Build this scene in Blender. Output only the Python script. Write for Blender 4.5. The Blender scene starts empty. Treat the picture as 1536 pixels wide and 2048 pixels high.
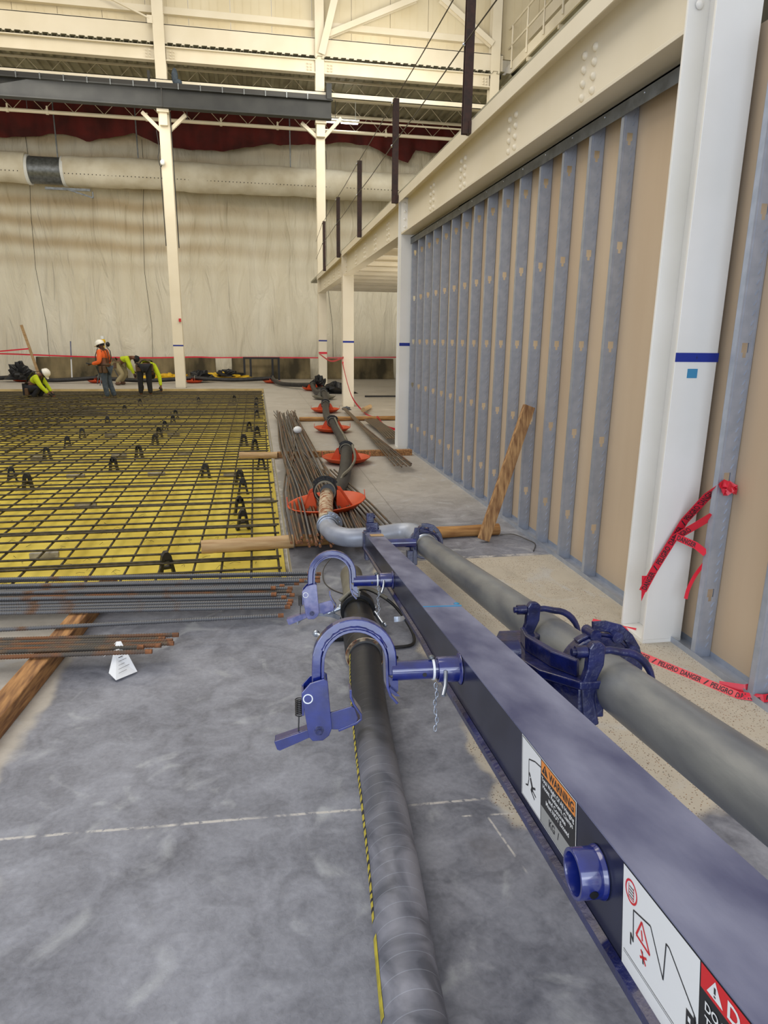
import bpy, bmesh, math, random
from mathutils import Vector, Matrix
random.seed(7)
SC=bpy.context.scene; COL=SC.collection
# ---------------------------------------------------------------- camera
cam=bpy.data.cameras.new('camera'); camo=bpy.data.objects.new('camera',cam); COL.objects.link(camo)
cam.sensor_fit='HORIZONTAL'; cam.sensor_width=36; cam.lens=36*1345/1536; cam.clip_start=.05; cam.clip_end=200
CP=Vector((511-768,-(679-1024),-1345)); UP=-Vector((707-768,-(6259-1024),-1345)).normalized()
YA=(CP-CP.dot(UP)*UP).normalized(); XA=YA.cross(UP)
camo.matrix_world=Matrix((XA,YA,UP)).to_4x4(); camo.location=(0,0,1.6)
SC.camera=camo
# ---------------------------------------------------------------- view, world, large lights
SC.view_settings.view_transform='Standard'; SC.view_settings.look='None'; SC.view_settings.gamma=1
SC.view_settings.use_curve_mapping=False; SC.view_settings.exposure=0.0
W=bpy.data.worlds.new('world'); SC.world=W; W.use_nodes=True
W.node_tree.nodes['Background'].inputs[0].default_value=(.95,.93,.90,1); W.node_tree.nodes['Background'].inputs[1].default_value=.60
def area(name,loc,target,sx,sy,power,color):
    l=bpy.data.lights.new(name,'AREA'); l.shape='RECTANGLE'; l.size=sx; l.size_y=sy; l.energy=power; l.color=color
    o=bpy.data.objects.new(name,l); COL.objects.link(o); o.location=loc
    o.rotation_euler=(Vector(target)-Vector(loc)).to_track_quat('-Z','Y').to_euler(); return o
area('door_daylight',(-1.6,-3.2,2.4),(-.6,6,1.6),8,4.6,300,(.74,.84,1.0))
area('hall_light',(-4,6,9.5),(-2,7,0),9,5,420,(1,.92,.80))
area('hall_light',(-4,17,11.5),(-3,19,0),12,5,500,(1,.87,.64))
area('bounce_fill',(5.5,14,.6),(5.0,17,4),1.2,1.2,170,(1,.92,.78))  # added fill imitating floor bounce under the mezzanine, no known lamp there
area('apron_daylight',(-1,-6.2,3.4),(-1,-6.2,0),9,3.5,250,(.92,.95,1.0))
area('hall_light',(3.5,18.5,9.3),(1.5,28,5),6,2,330,(1,.93,.78))
area('hall_light',(-6,22.0,7.5),(-5,28.6,3),7,2.5,110,(1,.93,.80))
# ---------------------------------------------------------------- materials
def S(r,g,b):
    f=lambda c:(c/255/12.92) if c<=10 else ((c/255+.055)/1.055)**2.4
    return (f(r),f(g),f(b),1)
MATS={}
def nd(nt,t,**k):
    n=nt.nodes.new(t)
    for a,b in k.items(): setattr(n,a,b)
    return n
def base(name):
    m=bpy.data.materials.new(name); m.use_nodes=True; nt=m.node_tree
    return m,nt,nt.nodes['Principled BSDF']
def mat(name,c1,c2=None,rough=.5,metal=0,scale=6,detail=5,bump=0,bscale=60,coat=0,stretch=None,rvar=0,lo=.35,hi=.65,uv=False):
    m,nt,p=base(name); p.inputs['Roughness'].default_value=rough; p.inputs['Metallic'].default_value=metal
    p.inputs['Coat Weight'].default_value=coat; p.inputs['Coat Roughness'].default_value=.08
    tc=nd(nt,'ShaderNodeTexCoord'); mp=nd(nt,'ShaderNodeMapping')
    nt.links.new(tc.outputs['UV' if uv else 'Object'],mp.inputs[0])
    if stretch: mp.inputs['Scale'].default_value=stretch
    if c2:
        n=nd(nt,'ShaderNodeTexNoise'); n.inputs['Scale'].default_value=scale; n.inputs['Detail'].default_value=detail
        nt.links.new(mp.outputs[0],n.inputs['Vector'])
        r=nd(nt,'ShaderNodeValToRGB'); r.color_ramp.elements[0].position=lo; r.color_ramp.elements[1].position=hi
        r.color_ramp.elements[0].color=c1; r.color_ramp.elements[1].color=c2
        nt.links.new(n.outputs[0],r.inputs[0]); nt.links.new(r.outputs[0],p.inputs['Base Color'])
        if rvar:
            q=nd(nt,'ShaderNodeMapRange'); q.inputs[3].default_value=max(0,rough-rvar); q.inputs[4].default_value=min(1,rough+rvar)
            nt.links.new(n.outputs[0],q.inputs[0]); nt.links.new(q.outputs[0],p.inputs['Roughness'])
    else: p.inputs['Base Color'].default_value=c1
    if bump:
        n2=nd(nt,'ShaderNodeTexNoise'); n2.inputs['Scale'].default_value=bscale; n2.inputs['Detail'].default_value=4
        nt.links.new(mp.outputs[0],n2.inputs['Vector'])
        b=nd(nt,'ShaderNodeBump'); b.inputs['Strength'].default_value=bump; b.inputs['Distance'].default_value=.01
        nt.links.new(n2.outputs[0],b.inputs['Height']); nt.links.new(b.outputs[0],p.inputs['Normal'])
    MATS[name]=m; return m
mat('cream_paint',S(228,220,202),S(220,211,190),rough=.42,scale=1.2)
mat('white_paint',S(236,235,232),S(228,227,222),rough=.35,scale=1.5)
mat('panel',S(222,212,186),S(212,200,170),rough=.5,scale=.8)
mat('deck_grey',S(170,168,150),S(140,136,118),rough=.6,scale=1)
mat('black',S(22,22,24),rough=.45)
mat('black_plastic',S(26,27,32),S(14,14,17),rough=.4,scale=9)
mat('crane_grey',S(62,64,66),S(52,54,57),rough=.75,scale=2)
mat('curtain_red',S(96,22,18),S(66,14,12),rough=.8,scale=1.5,bump=.4,bscale=3)
mat('galv',S(176,183,196),S(162,170,184),rough=.36,metal=.4,scale=14,detail=8,rvar=.1)
mat('galv_dark',S(120,126,132),S(96,100,104),rough=.4,metal=.6,scale=10)
mat('duct_cloth',S(232,228,214),S(206,198,178),rough=.8,scale=1.3,bump=.5,bscale=2.5)
mat('board',S(206,187,162),S(190,168,142),rough=.85,scale=2,stretch=(1,1,.15),lo=.3,hi=.7)
mat('barrier',S(138,124,92),S(62,56,40),rough=.9,scale=1.6,stretch=(1,1,.35),detail=8,bump=.4,bscale=20)
mat('navy_top',S(76,80,114),S(134,138,164),rough=.45,scale=3,detail=10,stretch=(2.5,1,1),lo=.36,hi=.66,rvar=.15,bump=.05)
mat('navy_gloss',S(22,25,46),S(40,44,66),rough=.24,scale=6,coat=0)
MATS['navy_gloss'].node_tree.nodes['Principled BSDF'].inputs['Specular IOR Level'].default_value=.32
mat('blue_paint',S(15,26,94),S(24,40,124),rough=.2,scale=18,coat=.7,bump=.08,bscale=40)
mat('blue_dusty',S(52,60,132),S(108,106,156),rough=.35,scale=30,coat=.2,lo=.4,hi=.62)
for _n in ('blue_paint','blue_dusty'):
    if _n in MATS: MATS[_n].node_tree.nodes['Principled BSDF'].inputs['Coat IOR'].default_value=1.9; MATS[_n].node_tree.nodes['Principled BSDF'].inputs['Coat Weight'].default_value=.65
mat('blue_cast',S(12,18,62),S(20,30,92),rough=.28,scale=20,coat=.5,bump=.3,bscale=60)
mat('pipe_grey',S(104,108,116),S(160,162,160),rough=.38,scale=3.5,detail=11,metal=.2,stretch=(2,.6,2),lo=.32,hi=.68,rvar=.1,bump=.06)
mat('elbow_grey',S(138,144,160),S(176,182,194),rough=.38,scale=4,detail=9,metal=.2)
mat('rust_pipe',S(196,178,150),S(140,84,52),rough=.8,scale=26,detail=8,lo=.45,hi=.62)
mat('galv_bright',S(196,204,216),S(160,168,182),rough=.25,metal=.8,scale=20)
mat('orange',S(214,84,34),S(196,68,26),rough=.42,scale=8)
mat('disc_grey',S(128,124,110),S(100,96,84),rough=.5,scale=6)
mat('yellow_sheet',S(236,214,86),S(212,186,60),rough=.4,scale=3,detail=8,bump=.35,bscale=9,stretch=(1,.4,1))
mat('yellow_bag',S(232,190,30),S(200,160,20),rough=.5,scale=5,bump=.6,bscale=12)
mat('mat_bar',S(86,78,58),S(52,46,36),rough=.6,scale=22,metal=.3)
mat('bar_steel',S(108,109,112),S(112,84,64),rough=.42,metal=.45,scale=9,detail=9,lo=.56,hi=.74)
mat('bar_rust',S(92,86,80),S(128,86,56),rough=.6,metal=.35,scale=6,detail=9,lo=.42,hi=.62)
mat('bar_dark',S(84,80,74),S(120,96,72),rough=.5,metal=.45,scale=9,detail=9,lo=.4,hi=.65)
mat('rust_tip',S(150,96,58),S(96,66,46),rough=.8,scale=40)
mat('wood_pale',S(196,166,124),S(170,136,94),rough=.75,scale=5,detail=8,stretch=(.6,8,8))
mat('wood_orange',S(188,142,84),S(142,98,54),rough=.7,scale=5,detail=8,stretch=(.8,7,7))
mat('wood_stick',S(186,146,98),S(126,88,56),rough=.75,scale=6,detail=9,stretch=(9,9,1))
mat('wood_lumber',S(184,136,84),S(116,78,48),rough=.75,scale=6,detail=9,stretch=(9,1,9))
mat('concrete_block',S(176,170,156),S(140,134,122),rough=.9,scale=20)
mat('paper',S(232,234,236),rough=.7); mat('ink',S(40,40,44),rough=.6); mat('white_flat',S(226,230,234),rough=.35)
mat('sticker_orange',S(226,140,58),rough=.35); mat('sticker_red',S(206,30,36),rough=.35); mat('sticker_black',S(24,25,28),rough=.35)
mat('sticker_grey',S(150,152,152),rough=.4)
mat('tape_red',S(214,36,58),rough=.3); mat('tape_blue',S(22,44,140),rough=.55); mat('tape_teal',S(58,134,176),rough=.6)
mat('post_brown',S(70,44,36),S(48,34,30),rough=.55,scale=20); mat('cable',S(90,86,80),rough=.4,metal=.7)
mat('hiviz_orange',S(240,112,50),S(226,98,42),rough=.8,scale=8); mat('hiviz_lime',S(196,216,30),S(180,198,24),rough=.8,scale=8)
mat('denim',S(74,86,98),S(54,64,76),rough=.85,scale=14); mat('dark_cloth',S(30,32,40),S(22,23,28),rough=.85,scale=14)
mat('khaki',S(150,138,104),rough=.85); mat('skin',S(110,72,52),rough=.6); mat('leather',S(84,62,42),rough=.7)
mat('helmet_white',S(238,236,228),rough=.3); mat('glove',S(26,24,26),rough=.8); mat('eye',S(240,240,236),rough=.3)
mat('edge_strip',S(196,190,180),S(150,146,138),rough=.9,scale=9)
mat('curb',S(190,172,130),S(164,146,106),rough=.9,scale=3)
mat('alarm_red',S(190,30,30),rough=.4)
# lamp tube
m,nt,p=base('lamp_glow'); p.inputs['Emission Color'].default_value=(1,.97,.88,1); p.inputs['Emission Strength'].default_value=14; MATS['lamp_glow']=m
# tarp with hanging wrinkles
def tarp():
    m,nt,p=base('tarp'); p.inputs['Roughness'].default_value=.55
    tc=nd(nt,'ShaderNodeTexCoord'); mp=nd(nt,'ShaderNodeMapping'); mp.inputs['Scale'].default_value=(1,1,.22); mp.inputs['Rotation'].default_value=(0,.25,0)
    nt.links.new(tc.outputs['Object'],mp.inputs[0])
    n=nd(nt,'ShaderNodeTexNoise'); n.inputs['Scale'].default_value=.9; n.inputs['Detail'].default_value=6; n.inputs['Distortion'].default_value=.6
    nt.links.new(mp.outputs[0],n.inputs[0])
    r=nd(nt,'ShaderNodeValToRGB'); r.color_ramp.elements[0].color=S(214,206,184); r.color_ramp.elements[1].color=S(234,229,212)
    r.color_ramp.elements[0].position=.3; r.color_ramp.elements[1].position=.7
    nt.links.new(n.outputs[0],r.inputs[0])
    # brown water-stain bands across the upper part
    sp=nd(nt,'ShaderNodeSeparateXYZ'); nt.links.new(tc.outputs['Object'],sp.inputs[0])
    w=nd(nt,'ShaderNodeTexWave'); w.bands_direction='Z'; w.inputs['Scale'].default_value=.42; w.inputs['Distortion'].default_value=5; w.inputs['Detail'].default_value=3; w.inputs['Detail Scale'].default_value=.35
    nt.links.new(tc.outputs['Object'],w.inputs[0])
    z1=nd(nt,'ShaderNodeMapRange',interpolation_type='SMOOTHSTEP'); z1.inputs[1].default_value=3.6; z1.inputs[2].default_value=5.2; nt.links.new(sp.outputs[2],z1.inputs[0])
    x1=nd(nt,'ShaderNodeMapRange',interpolation_type='SMOOTHSTEP'); x1.inputs[1].default_value=3.5; x1.inputs[2].default_value=-3; x1.inputs[3].default_value=.25; x1.inputs[4].default_value=.75; nt.links.new(sp.outputs[0],x1.inputs[0])
    k1=nd(nt,'ShaderNodeMath',operation='MULTIPLY'); nt.links.new(z1.outputs[0],k1.inputs[0]); nt.links.new(w.outputs[0],k1.inputs[1])
    k2=nd(nt,'ShaderNodeMath',operation='MULTIPLY'); nt.links.new(k1.outputs[0],k2.inputs[0]); nt.links.new(x1.outputs[0],k2.inputs[1])
    mm=nd(nt,'ShaderNodeMix',data_type='RGBA'); nt.links.new(k2.outputs[0],mm.inputs[0]); nt.links.new(r.outputs[0],mm.inputs[6]); mm.inputs[7].default_value=S(176,152,112)
    nt.links.new(mm.outputs[2],p.inputs['Base Color'])
    n2=nd(nt,'ShaderNodeTexNoise'); n2.inputs['Scale'].default_value=2.2; n2.inputs['Detail'].default_value=7; n2.inputs['Distortion'].default_value=1.2
    nt.links.new(mp.outputs[0],n2.inputs[0])
    b=nd(nt,'ShaderNodeBump'); b.inputs['Strength'].default_value=.8; b.inputs['Distance'].default_value=.22
    nt.links.new(n2.outputs[0],b.inputs['Height']); nt.links.new(b.outputs[0],p.inputs['Normal']); MATS['tarp']=m
tarp()
# hose with wound ribs (uses the tube's own u/v: v runs in metres)
def hosemat(name,c1,c2,ribs=14,white=0,clean=None):
    m,nt,p=base(name); p.inputs['Roughness'].default_value=.5
    tc=nd(nt,'ShaderNodeTexCoord'); sp=nd(nt,'ShaderNodeSeparateXYZ'); nt.links.new(tc.outputs['UV'],sp.inputs[0])
    n=nd(nt,'ShaderNodeTexNoise'); n.inputs['Scale'].default_value=7; n.inputs['Detail'].default_value=9; n.inputs['Distortion'].default_value=.8
    nt.links.new(tc.outputs['Object'],n.inputs[0])
    r=nd(nt,'ShaderNodeValToRGB'); r.color_ramp.elements[0].color=c1; r.color_ramp.elements[1].color=c2
    r.color_ramp.elements[0].position=.38; r.color_ramp.elements[1].position=.66; nt.links.new(n.outputs[0],r.inputs[0])
    a=nd(nt,'ShaderNodeMath',operation='MULTIPLY'); a.inputs[1].default_value=ribs; nt.links.new(sp.outputs[1],a.inputs[0])
    a2=nd(nt,'ShaderNodeMath',operation='ADD'); nt.links.new(a.outputs[0],a2.inputs[0]); nt.links.new(sp.outputs[0],a2.inputs[1])
    fr=nd(nt,'ShaderNodeMath',operation='FRACT'); nt.links.new(a2.outputs[0],fr.inputs[0])
    mr=nd(nt,'ShaderNodeMapRange',interpolation_type='SMOOTHSTEP'); mr.inputs[1].default_value=.0; mr.inputs[2].default_value=.06; mr.inputs[3].default_value=1; mr.inputs[4].default_value=0
    nt.links.new(fr.outputs[0],mr.inputs[0])
    mx=nd(nt,'ShaderNodeMix',data_type='RGBA'); mu=nd(nt,'ShaderNodeMath',operation='MULTIPLY'); mu.inputs[1].default_value=white
    nt.links.new(mr.outputs[0],mu.inputs[0]); nt.links.new(mu.outputs[0],mx.inputs[0]); nt.links.new(r.outputs[0],mx.inputs[6]); mx.inputs[7].default_value=S(190,194,200)
    if clean:
        cl=nd(nt,'ShaderNodeMapRange',interpolation_type='SMOOTHSTEP'); cl.inputs[1].default_value=clean-.3; cl.inputs[2].default_value=clean+.3
        wv=nd(nt,'ShaderNodeMath',operation='ADD'); nt.links.new(sp.outputs[1],wv.inputs[0]); nt.links.new(n.outputs[0],wv.inputs[1]); nt.links.new(wv.outputs[0],cl.inputs[0])
        m2=nd(nt,'ShaderNodeMix',data_type='RGBA'); nt.links.new(cl.outputs[0],m2.inputs[0]); nt.links.new(mx.outputs[2],m2.inputs[6]); m2.inputs[7].default_value=S(40,42,48); nt.links.new(m2.outputs[2],p.inputs['Base Color'])
    else: nt.links.new(mx.outputs[2],p.inputs['Base Color'])
    b=nd(nt,'ShaderNodeBump'); b.inputs['Strength'].default_value=.35; b.inputs['Distance'].default_value=.003; b.invert=True
    nt.links.new(mr.outputs[0],b.inputs['Height']); nt.links.new(b.outputs[0],p.inputs['Normal']); MATS[name]=m
hosemat('hose',S(84,87,98),S(138,140,152),20,.22,3.3)
hosemat('sleeve',S(24,24,27),S(60,58,58),9,.1)
hosemat('hose_far',S(22,22,25),S(46,45,46),16,.06)
# floor
def floormat():
    m,nt,p=base('floor'); L=nt.links.new
    tc=nd(nt,'ShaderNodeTexCoord'); P=tc.outputs['Object']
    def noise(sc,de=6,di=0):
        n=nd(nt,'ShaderNodeTexNoise'); n.inputs['Scale'].default_value=sc; n.inputs['Detail'].default_value=de; n.inputs['Distortion'].default_value=di; L(P,n.inputs[0]); return n
    def ma(op,a,b=None,c=None):
        n=nd(nt,'ShaderNodeMath',operation=op)
        for i,v in enumerate((a,b,c)):
            if v is None: continue
            if isinstance(v,(int,float)): n.inputs[i].default_value=v
            else: L(v,n.inputs[i])
        return n.outputs[0]
    def ss(v,a,b):
        n=nd(nt,'ShaderNodeMapRange',interpolation_type='SMOOTHSTEP'); n.inputs[1].default_value=min(a,b); n.inputs[2].default_value=max(a,b)
        if a>b: n.inputs[3].default_value=1; n.inputs[4].default_value=0
        L(v,n.inputs[0]); return n.outputs[0]
    def mix(f,a,b):
        n=nd(nt,'ShaderNodeMix',data_type='RGBA')
        L(f,n.inputs[0])
        for i,v in ((6,a),(7,b)):
            if isinstance(v,tuple): n.inputs[i].default_value=v
            else: L(v,n.inputs[i])
        return n.outputs[2]
    sp=nd(nt,'ShaderNodeSeparateXYZ'); L(P,sp.inputs[0]); X,Y=sp.outputs[0],sp.outputs[1]
    wob=noise(3.2,3); wx=ma('MULTIPLY',ma('SUBTRACT',wob.outputs[0],.5),.28)
    Xw=ma('ADD',X,wx); Yw=ma('ADD',Y,wx)
    n1=noise(1.3,9,.6); n2=noise(7,10,1.2); n3=noise(55,6,.5)
    r=nd(nt,'ShaderNodeValToRGB'); r.color_ramp.elements[0].color=S(90,93,104); r.color_ramp.elements[1].color=S(160,163,174)
    r.color_ramp.elements[0].position=.36; r.color_ramp.elements[1].position=.67
    t=ma('ADD',ma('MULTIPLY',n1.outputs[0],.45),ma('ADD',ma('MULTIPLY',n2.outputs[0],.38),ma('MULTIPLY',n3.outputs[0],.17))); L(t,r.inputs[0])
    # paler slab left of the skimmed panel; warm light painted into the far floor
    r2=nd(nt,'ShaderNodeValToRGB'); r2.color_ramp.elements[0].color=S(168,162,152); r2.color_ramp.elements[1].color=S(198,192,182)
    r2.color_ramp.elements[0].position=.3; r2.color_ramp.elements[1].position=.7; L(t,r2.inputs[0])
    far=ss(Yw,4.75,7.5); left=ma('MULTIPLY',ss(Xw,-.96,-1.02),ss(Y,4.3,3.9))
    pale=ma('MAXIMUM',ma('MULTIPLY',far,.85),ma('MULTIPLY',left,.9))
    c=mix(pale,r.outputs[0],r2.outputs[0])
    # exposed aggregate strip
    ex=ma('MULTIPLY',ma('MULTIPLY',ss(Xw,.80,.84),ss(Y,4.66,4.63)),ss(Yw,1.78,1.84))
    v=nd(nt,'ShaderNodeTexVoronoi'); v.inputs['Scale'].default_value=105; L(P,v.inputs[0])
    dots=ss(v.outputs[0],.34,.22); sel=nd(nt,'ShaderNodeSeparateColor'); L(v.outputs[1],sel.inputs[0])
    dm=ma('MULTIPLY',dots,ss(sel.outputs[0],.25,.4)); n4=noise(4,4); dm=ma('MULTIPLY',dm,ss(n4.outputs[0],.32,.55))
    rs=nd(nt,'ShaderNodeValToRGB'); rs.color_ramp.elements[0].color=S(70,64,56); rs.color_ramp.elements[1].color=S(150,110,74); L(sel.outputs[1],rs.inputs[0])
    ce=mix(dm,mix(n2.outputs[0],S(178,170,156),S(200,192,176)),rs.outputs[0])
    c=mix(ex,c,ce)
    # chalky scuffs
    n5=noise(2.6,10,2.2); sc=ma('MULTIPLY',ss(n5.outputs[0],.56,.72),.45); c=mix(sc,c,S(190,194,198))
    n6=noise(1.9,5,.5); c=mix(ma('MULTIPLY',ss(n6.outputs[0],.6,.75),.25),c,S(96,86,76))
    # wet stain beside the pit
    ws=ma('MULTIPLY',ma('MULTIPLY',ss(Xw,.62,.5),ss(Xw,.18,.22)),ma('MULTIPLY',ss(Yw,4.0,4.6),ss(Yw,9.5,8)))
    c=mix(ma('MULTIPLY',ws,.45),c,S(60,60,62))
    # saw-cut and chalk lines
    def line(v,w): return ss(ma('ABSOLUTE',v),w,w*.4)
    l1=ma('MULTIPLY',line(ma('SUBTRACT',ma('ADD',Y,ma('MULTIPLY',X,.045)),ma('ADD',2.02,ma('MULTIPLY',wx,.05))),.008),ss(X,.80,.7))
    l2=ma('MULTIPLY',line(ma('SUBTRACT',ma('ADD',Y,ma('MULTIPLY',X,.09)),1.97),.006),ma('MULTIPLY',ss(X,.64,.66),ss(X,.84,.82)))
    l3=ma('MULTIPLY',line(ma('SUBTRACT',ma('ADD',X,ma('MULTIPLY',Y,.14)),1.0),.005),ma('MULTIPLY',ss(Y,1.62,1.66),ss(Y,1.96,1.92)))
    l4=ma('MULTIPLY',line(ma('SUBTRACT',Y,4.67),.03),ma('MULTIPLY',ss(X,1.3,1.4),ss(X,2.12,2.05)))
    chips=ma('MULTIPLY',ss(n3.outputs[0],.34,.5),ss(n2.outputs[0],.38,.52))
    for l in (l1,l2,l3,l4): c=mix(ma('MULTIPLY',l,ma('MULTIPLY',chips,.8)),c,S(206,202,196))
    l5=ma('MULTIPLY',line(ma('SUBTRACT',ma('ADD',X,ma('MULTIPLY',Y,-.0)),1.25),.006),ss(Y,4.7,4.8)); c=mix(ma('MULTIPLY',l5,.5),c,S(90,86,80))
    l6=line(ma('SUBTRACT',Y,15.9),.02); c=mix(ma('MULTIPLY',l6,.4),c,S(80,76,70))
    L(c,p.inputs['Base Color'])
    rr=ma('ADD',ma('MULTIPLY',n2.outputs[0],.3),.36); L(ma('ADD',rr,ma('MULTIPLY',ex,.3)),p.inputs['Roughness'])
    b=nd(nt,'ShaderNodeBump'); b.inputs['Strength'].default_value=.12; b.inputs['Distance'].default_value=.01; L(ma('ADD',n3.outputs[0],dm),b.inputs['Height']); L(b.outputs[0],p.inputs['Normal'])
    MATS['floor']=m
floormat()
# ---------------------------------------------------------------- mesh helpers
class M:
    def __init__(s): s.v=[]; s.f=[]
    def add(s,vs,fs,mi=0,smooth=False,uvs=None):
        o=len(s.v); s.v+= [Vector(v) for v in vs]
        for i,f in enumerate(fs): s.f.append((tuple(o+j for j in f),mi,smooth,uvs[i] if uvs else None))
        return s
    def box(s,x0,x1,y0,y1,z0,z1,T=None,mi=0):
        vs=[(x,y,z) for x in (x0,x1) for y in (y0,y1) for z in (z0,z1)]
        if T: vs=[T(*v) for v in vs]
        return s.add(vs,[(0,1,3,2),(4,6,7,5),(0,4,5,1),(2,3,7,6),(0,2,6,4),(1,5,7,3)],mi)
    def bar(s,a,b,w,h,up=(0,0,1),mi=0):
        a=Vector(a); b=Vector(b); d=(b-a).normalized(); up=Vector(up)
        if abs(d.dot(up))>.98: up=Vector((0,1,0))
        x=d.cross(up).normalized(); z=x.cross(d)
        vs=[p+x*i*w/2+z*j*h/2 for p in (a,b) for i,j in ((-1,-1),(1,-1),(1,1),(-1,1))]
        return s.add(vs,[(3,2,1,0),(4,5,6,7),(0,1,5,4),(1,2,6,5),(2,3,7,6),(3,0,4,7)],mi)
    def sweep(s,path,sec,up=None,mi=0,closed=False,smooth=False):
        # sec: list of (a,b) offsets; a along side vector, b along up
        path=[Vector(p) for p in path]; n=len(path); k=len(sec); vs=[]; u0=Vector(up) if up else None
        for i,p in enumerate(path):
            d=(path[min(i+1,n-1)]-path[max(i-1,0)]) if not closed else (path[(i+1)%n]-path[i-1])
            d.normalize(); u=u0 if u0 else (Vector((0,0,1)) if abs(d.z)<.95 else Vector((0,1,0)))
            x=d.cross(u).normalized(); z=x.cross(d)
            vs+=[p+x*a+z*b for a,b in sec]
        fs=[]
        for i in range(n if closed else n-1):
            for j in range(k):
                a=i*k+j; b=i*k+(j+1)%k; c=((i+1)%n)*k+(j+1)%k; e=((i+1)%n)*k+j; fs.append((a,b,c,e))
        s.add(vs,fs,mi,smooth)
        if not closed: s.add(vs[:k],[tuple(range(k))[::-1]],mi); s.add(vs[-k:],[tuple(range(k))],mi)
        return s
    def tube(s,path,r,n=12,mi=0,cap=True,up=None,hollow=0):
        path=[Vector(p) for p in path]; N=len(path); rr=r if isinstance(r,(list,tuple)) else [r]*N
        vs=[]; Ls=[0]; ref=Vector(up) if up else None
        d=(path[1]-path[0]).normalized()
        if ref is None: ref=Vector((0,0,1)) if abs(d.z)<.9 else Vector((0,1,0))
        for i,p in enumerate(path):
            a=path[max(i-1,0)]; b=path[min(i+1,N-1)]; d=(b-a)
            if d.length<1e-7: d=Vector((0,0,1))
            d.normalize(); x=d.cross(ref)
            if x.length<1e-4: x=d.cross(Vector((1,0,0)))
            x.normalize(); y=x.cross(d).normalized(); ref=y
            if i: Ls.append(Ls[-1]+(p-path[i-1]).length)
            vs+=[p+x*rr[i]*math.cos(t*2*math.pi/n)+y*rr[i]*math.sin(t*2*math.pi/n) for t in range(n)]
        fs=[];uv=[]
        for i in range(N-1):
            for j in range(n):
                fs.append((i*n+j,i*n+(j+1)%n,(i+1)*n+(j+1)%n,(i+1)*n+j)); u0=j/n;u1=(j+1)/n
                uv.append(((u0,Ls[i]),(u1,Ls[i]),(u1,Ls[i+1]),(u0,Ls[i+1])))
        s.add(vs,fs,mi,True,uv)
        if cap: s.add(vs[:n],[tuple(range(n))[::-1]],mi); s.add(vs[-n:],[tuple(range(n))],mi)
        return s
    def cyl(s,a,b,r,n=16,mi=0,r2=None): return s.tube([a,b],[r,r if r2 is None else r2],n,mi)
    def ring(s,c,ax,R,r0,w,n=32,mi=0,a0=0,a1=2*math.pi,ref=None):
        # band of square-ish section, R inner radius, r0 radial thickness, w width along ax
        c=Vector(c); ax=Vector(ax).normalized(); x=ax.orthogonal().normalized() if ref is None else (Vector(ref)-ax*Vector(ref).dot(ax)).normalized(); y=ax.cross(x)
        full=abs(a1-a0)>6.28; vs=[]; m=n if full else n+1
        for i in range(m):
            t=a0+(a1-a0)*i/n; e=x*math.cos(t)+y*math.sin(t)
            for rr,k in ((R,-w/2),(R+r0,-w/2),(R+r0,w/2),(R,w/2)): vs.append(c+e*rr+ax*k)
        fs=[]
        for i in range(n):
            q=(i+1)%m
            for j in range(4): fs.append((i*4+j,q*4+j,q*4+(j+1)%4,i*4+(j+1)%4))
        s.add(vs,fs,mi,False)
        if not full: s.add(vs[:4],[(0,1,2,3)],mi); s.add(vs[-4:],[(3,2,1,0)],mi)
        return s
    def lathe(s,prof,o=(0,0,0),ax=(0,0,1),n=32,mi=0,smooth=True,sy=1):
        o=Vector(o); ax=Vector(ax).normalized(); x=ax.orthogonal().normalized() if abs(ax.z)<.99 else Vector((1,0,0)); y=ax.cross(x); k=len(prof); vs=[]
        for i in range(n):
            t=2*math.pi*i/n
            for r,z in prof: vs.append(o+(x*math.cos(t)+y*math.sin(t)*sy)*r+ax*z)
        fs=[(i*k+j,((i+1)%n)*k+j,((i+1)%n)*k+j+1,i*k+j+1) for i in range(n) for j in range(k-1)]
        return s.add(vs,fs,mi,smooth)
    def prism(s,poly,c0,c1,T,mi=0):
        n=len(poly); vs=[T(a,b,c0) for a,b in poly]+[T(a,b,c1) for a,b in poly]
        fs=[tuple(range(n))[::-1],tuple(range(n,2*n))]+[(i,(i+1)%n,n+(i+1)%n,n+i) for i in range(n)]
        return s.add(vs,fs,mi)
    def ball(s,c,r,n=12,mi=0,sc=(1,1,1)):
        c=Vector(c); vs=[];fs=[];m=n//2
        for i in range(m+1):
            for j in range(n):
                a=math.pi*i/m;b=2*math.pi*j/n; vs.append(c+Vector((math.sin(a)*math.cos(b)*r*sc[0],math.sin(a)*math.sin(b)*r*sc[1],math.cos(a)*r*sc[2])))
        for i in range(m):
            for j in range(n): fs.append((i*n+j,(i+1)*n+j,(i+1)*n+(j+1)%n,i*n+(j+1)%n))
        return s.add(vs,fs,mi,True)
WL={}
def wl(o): return WL.get(o.name,Vector((0,0,0)))
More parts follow.
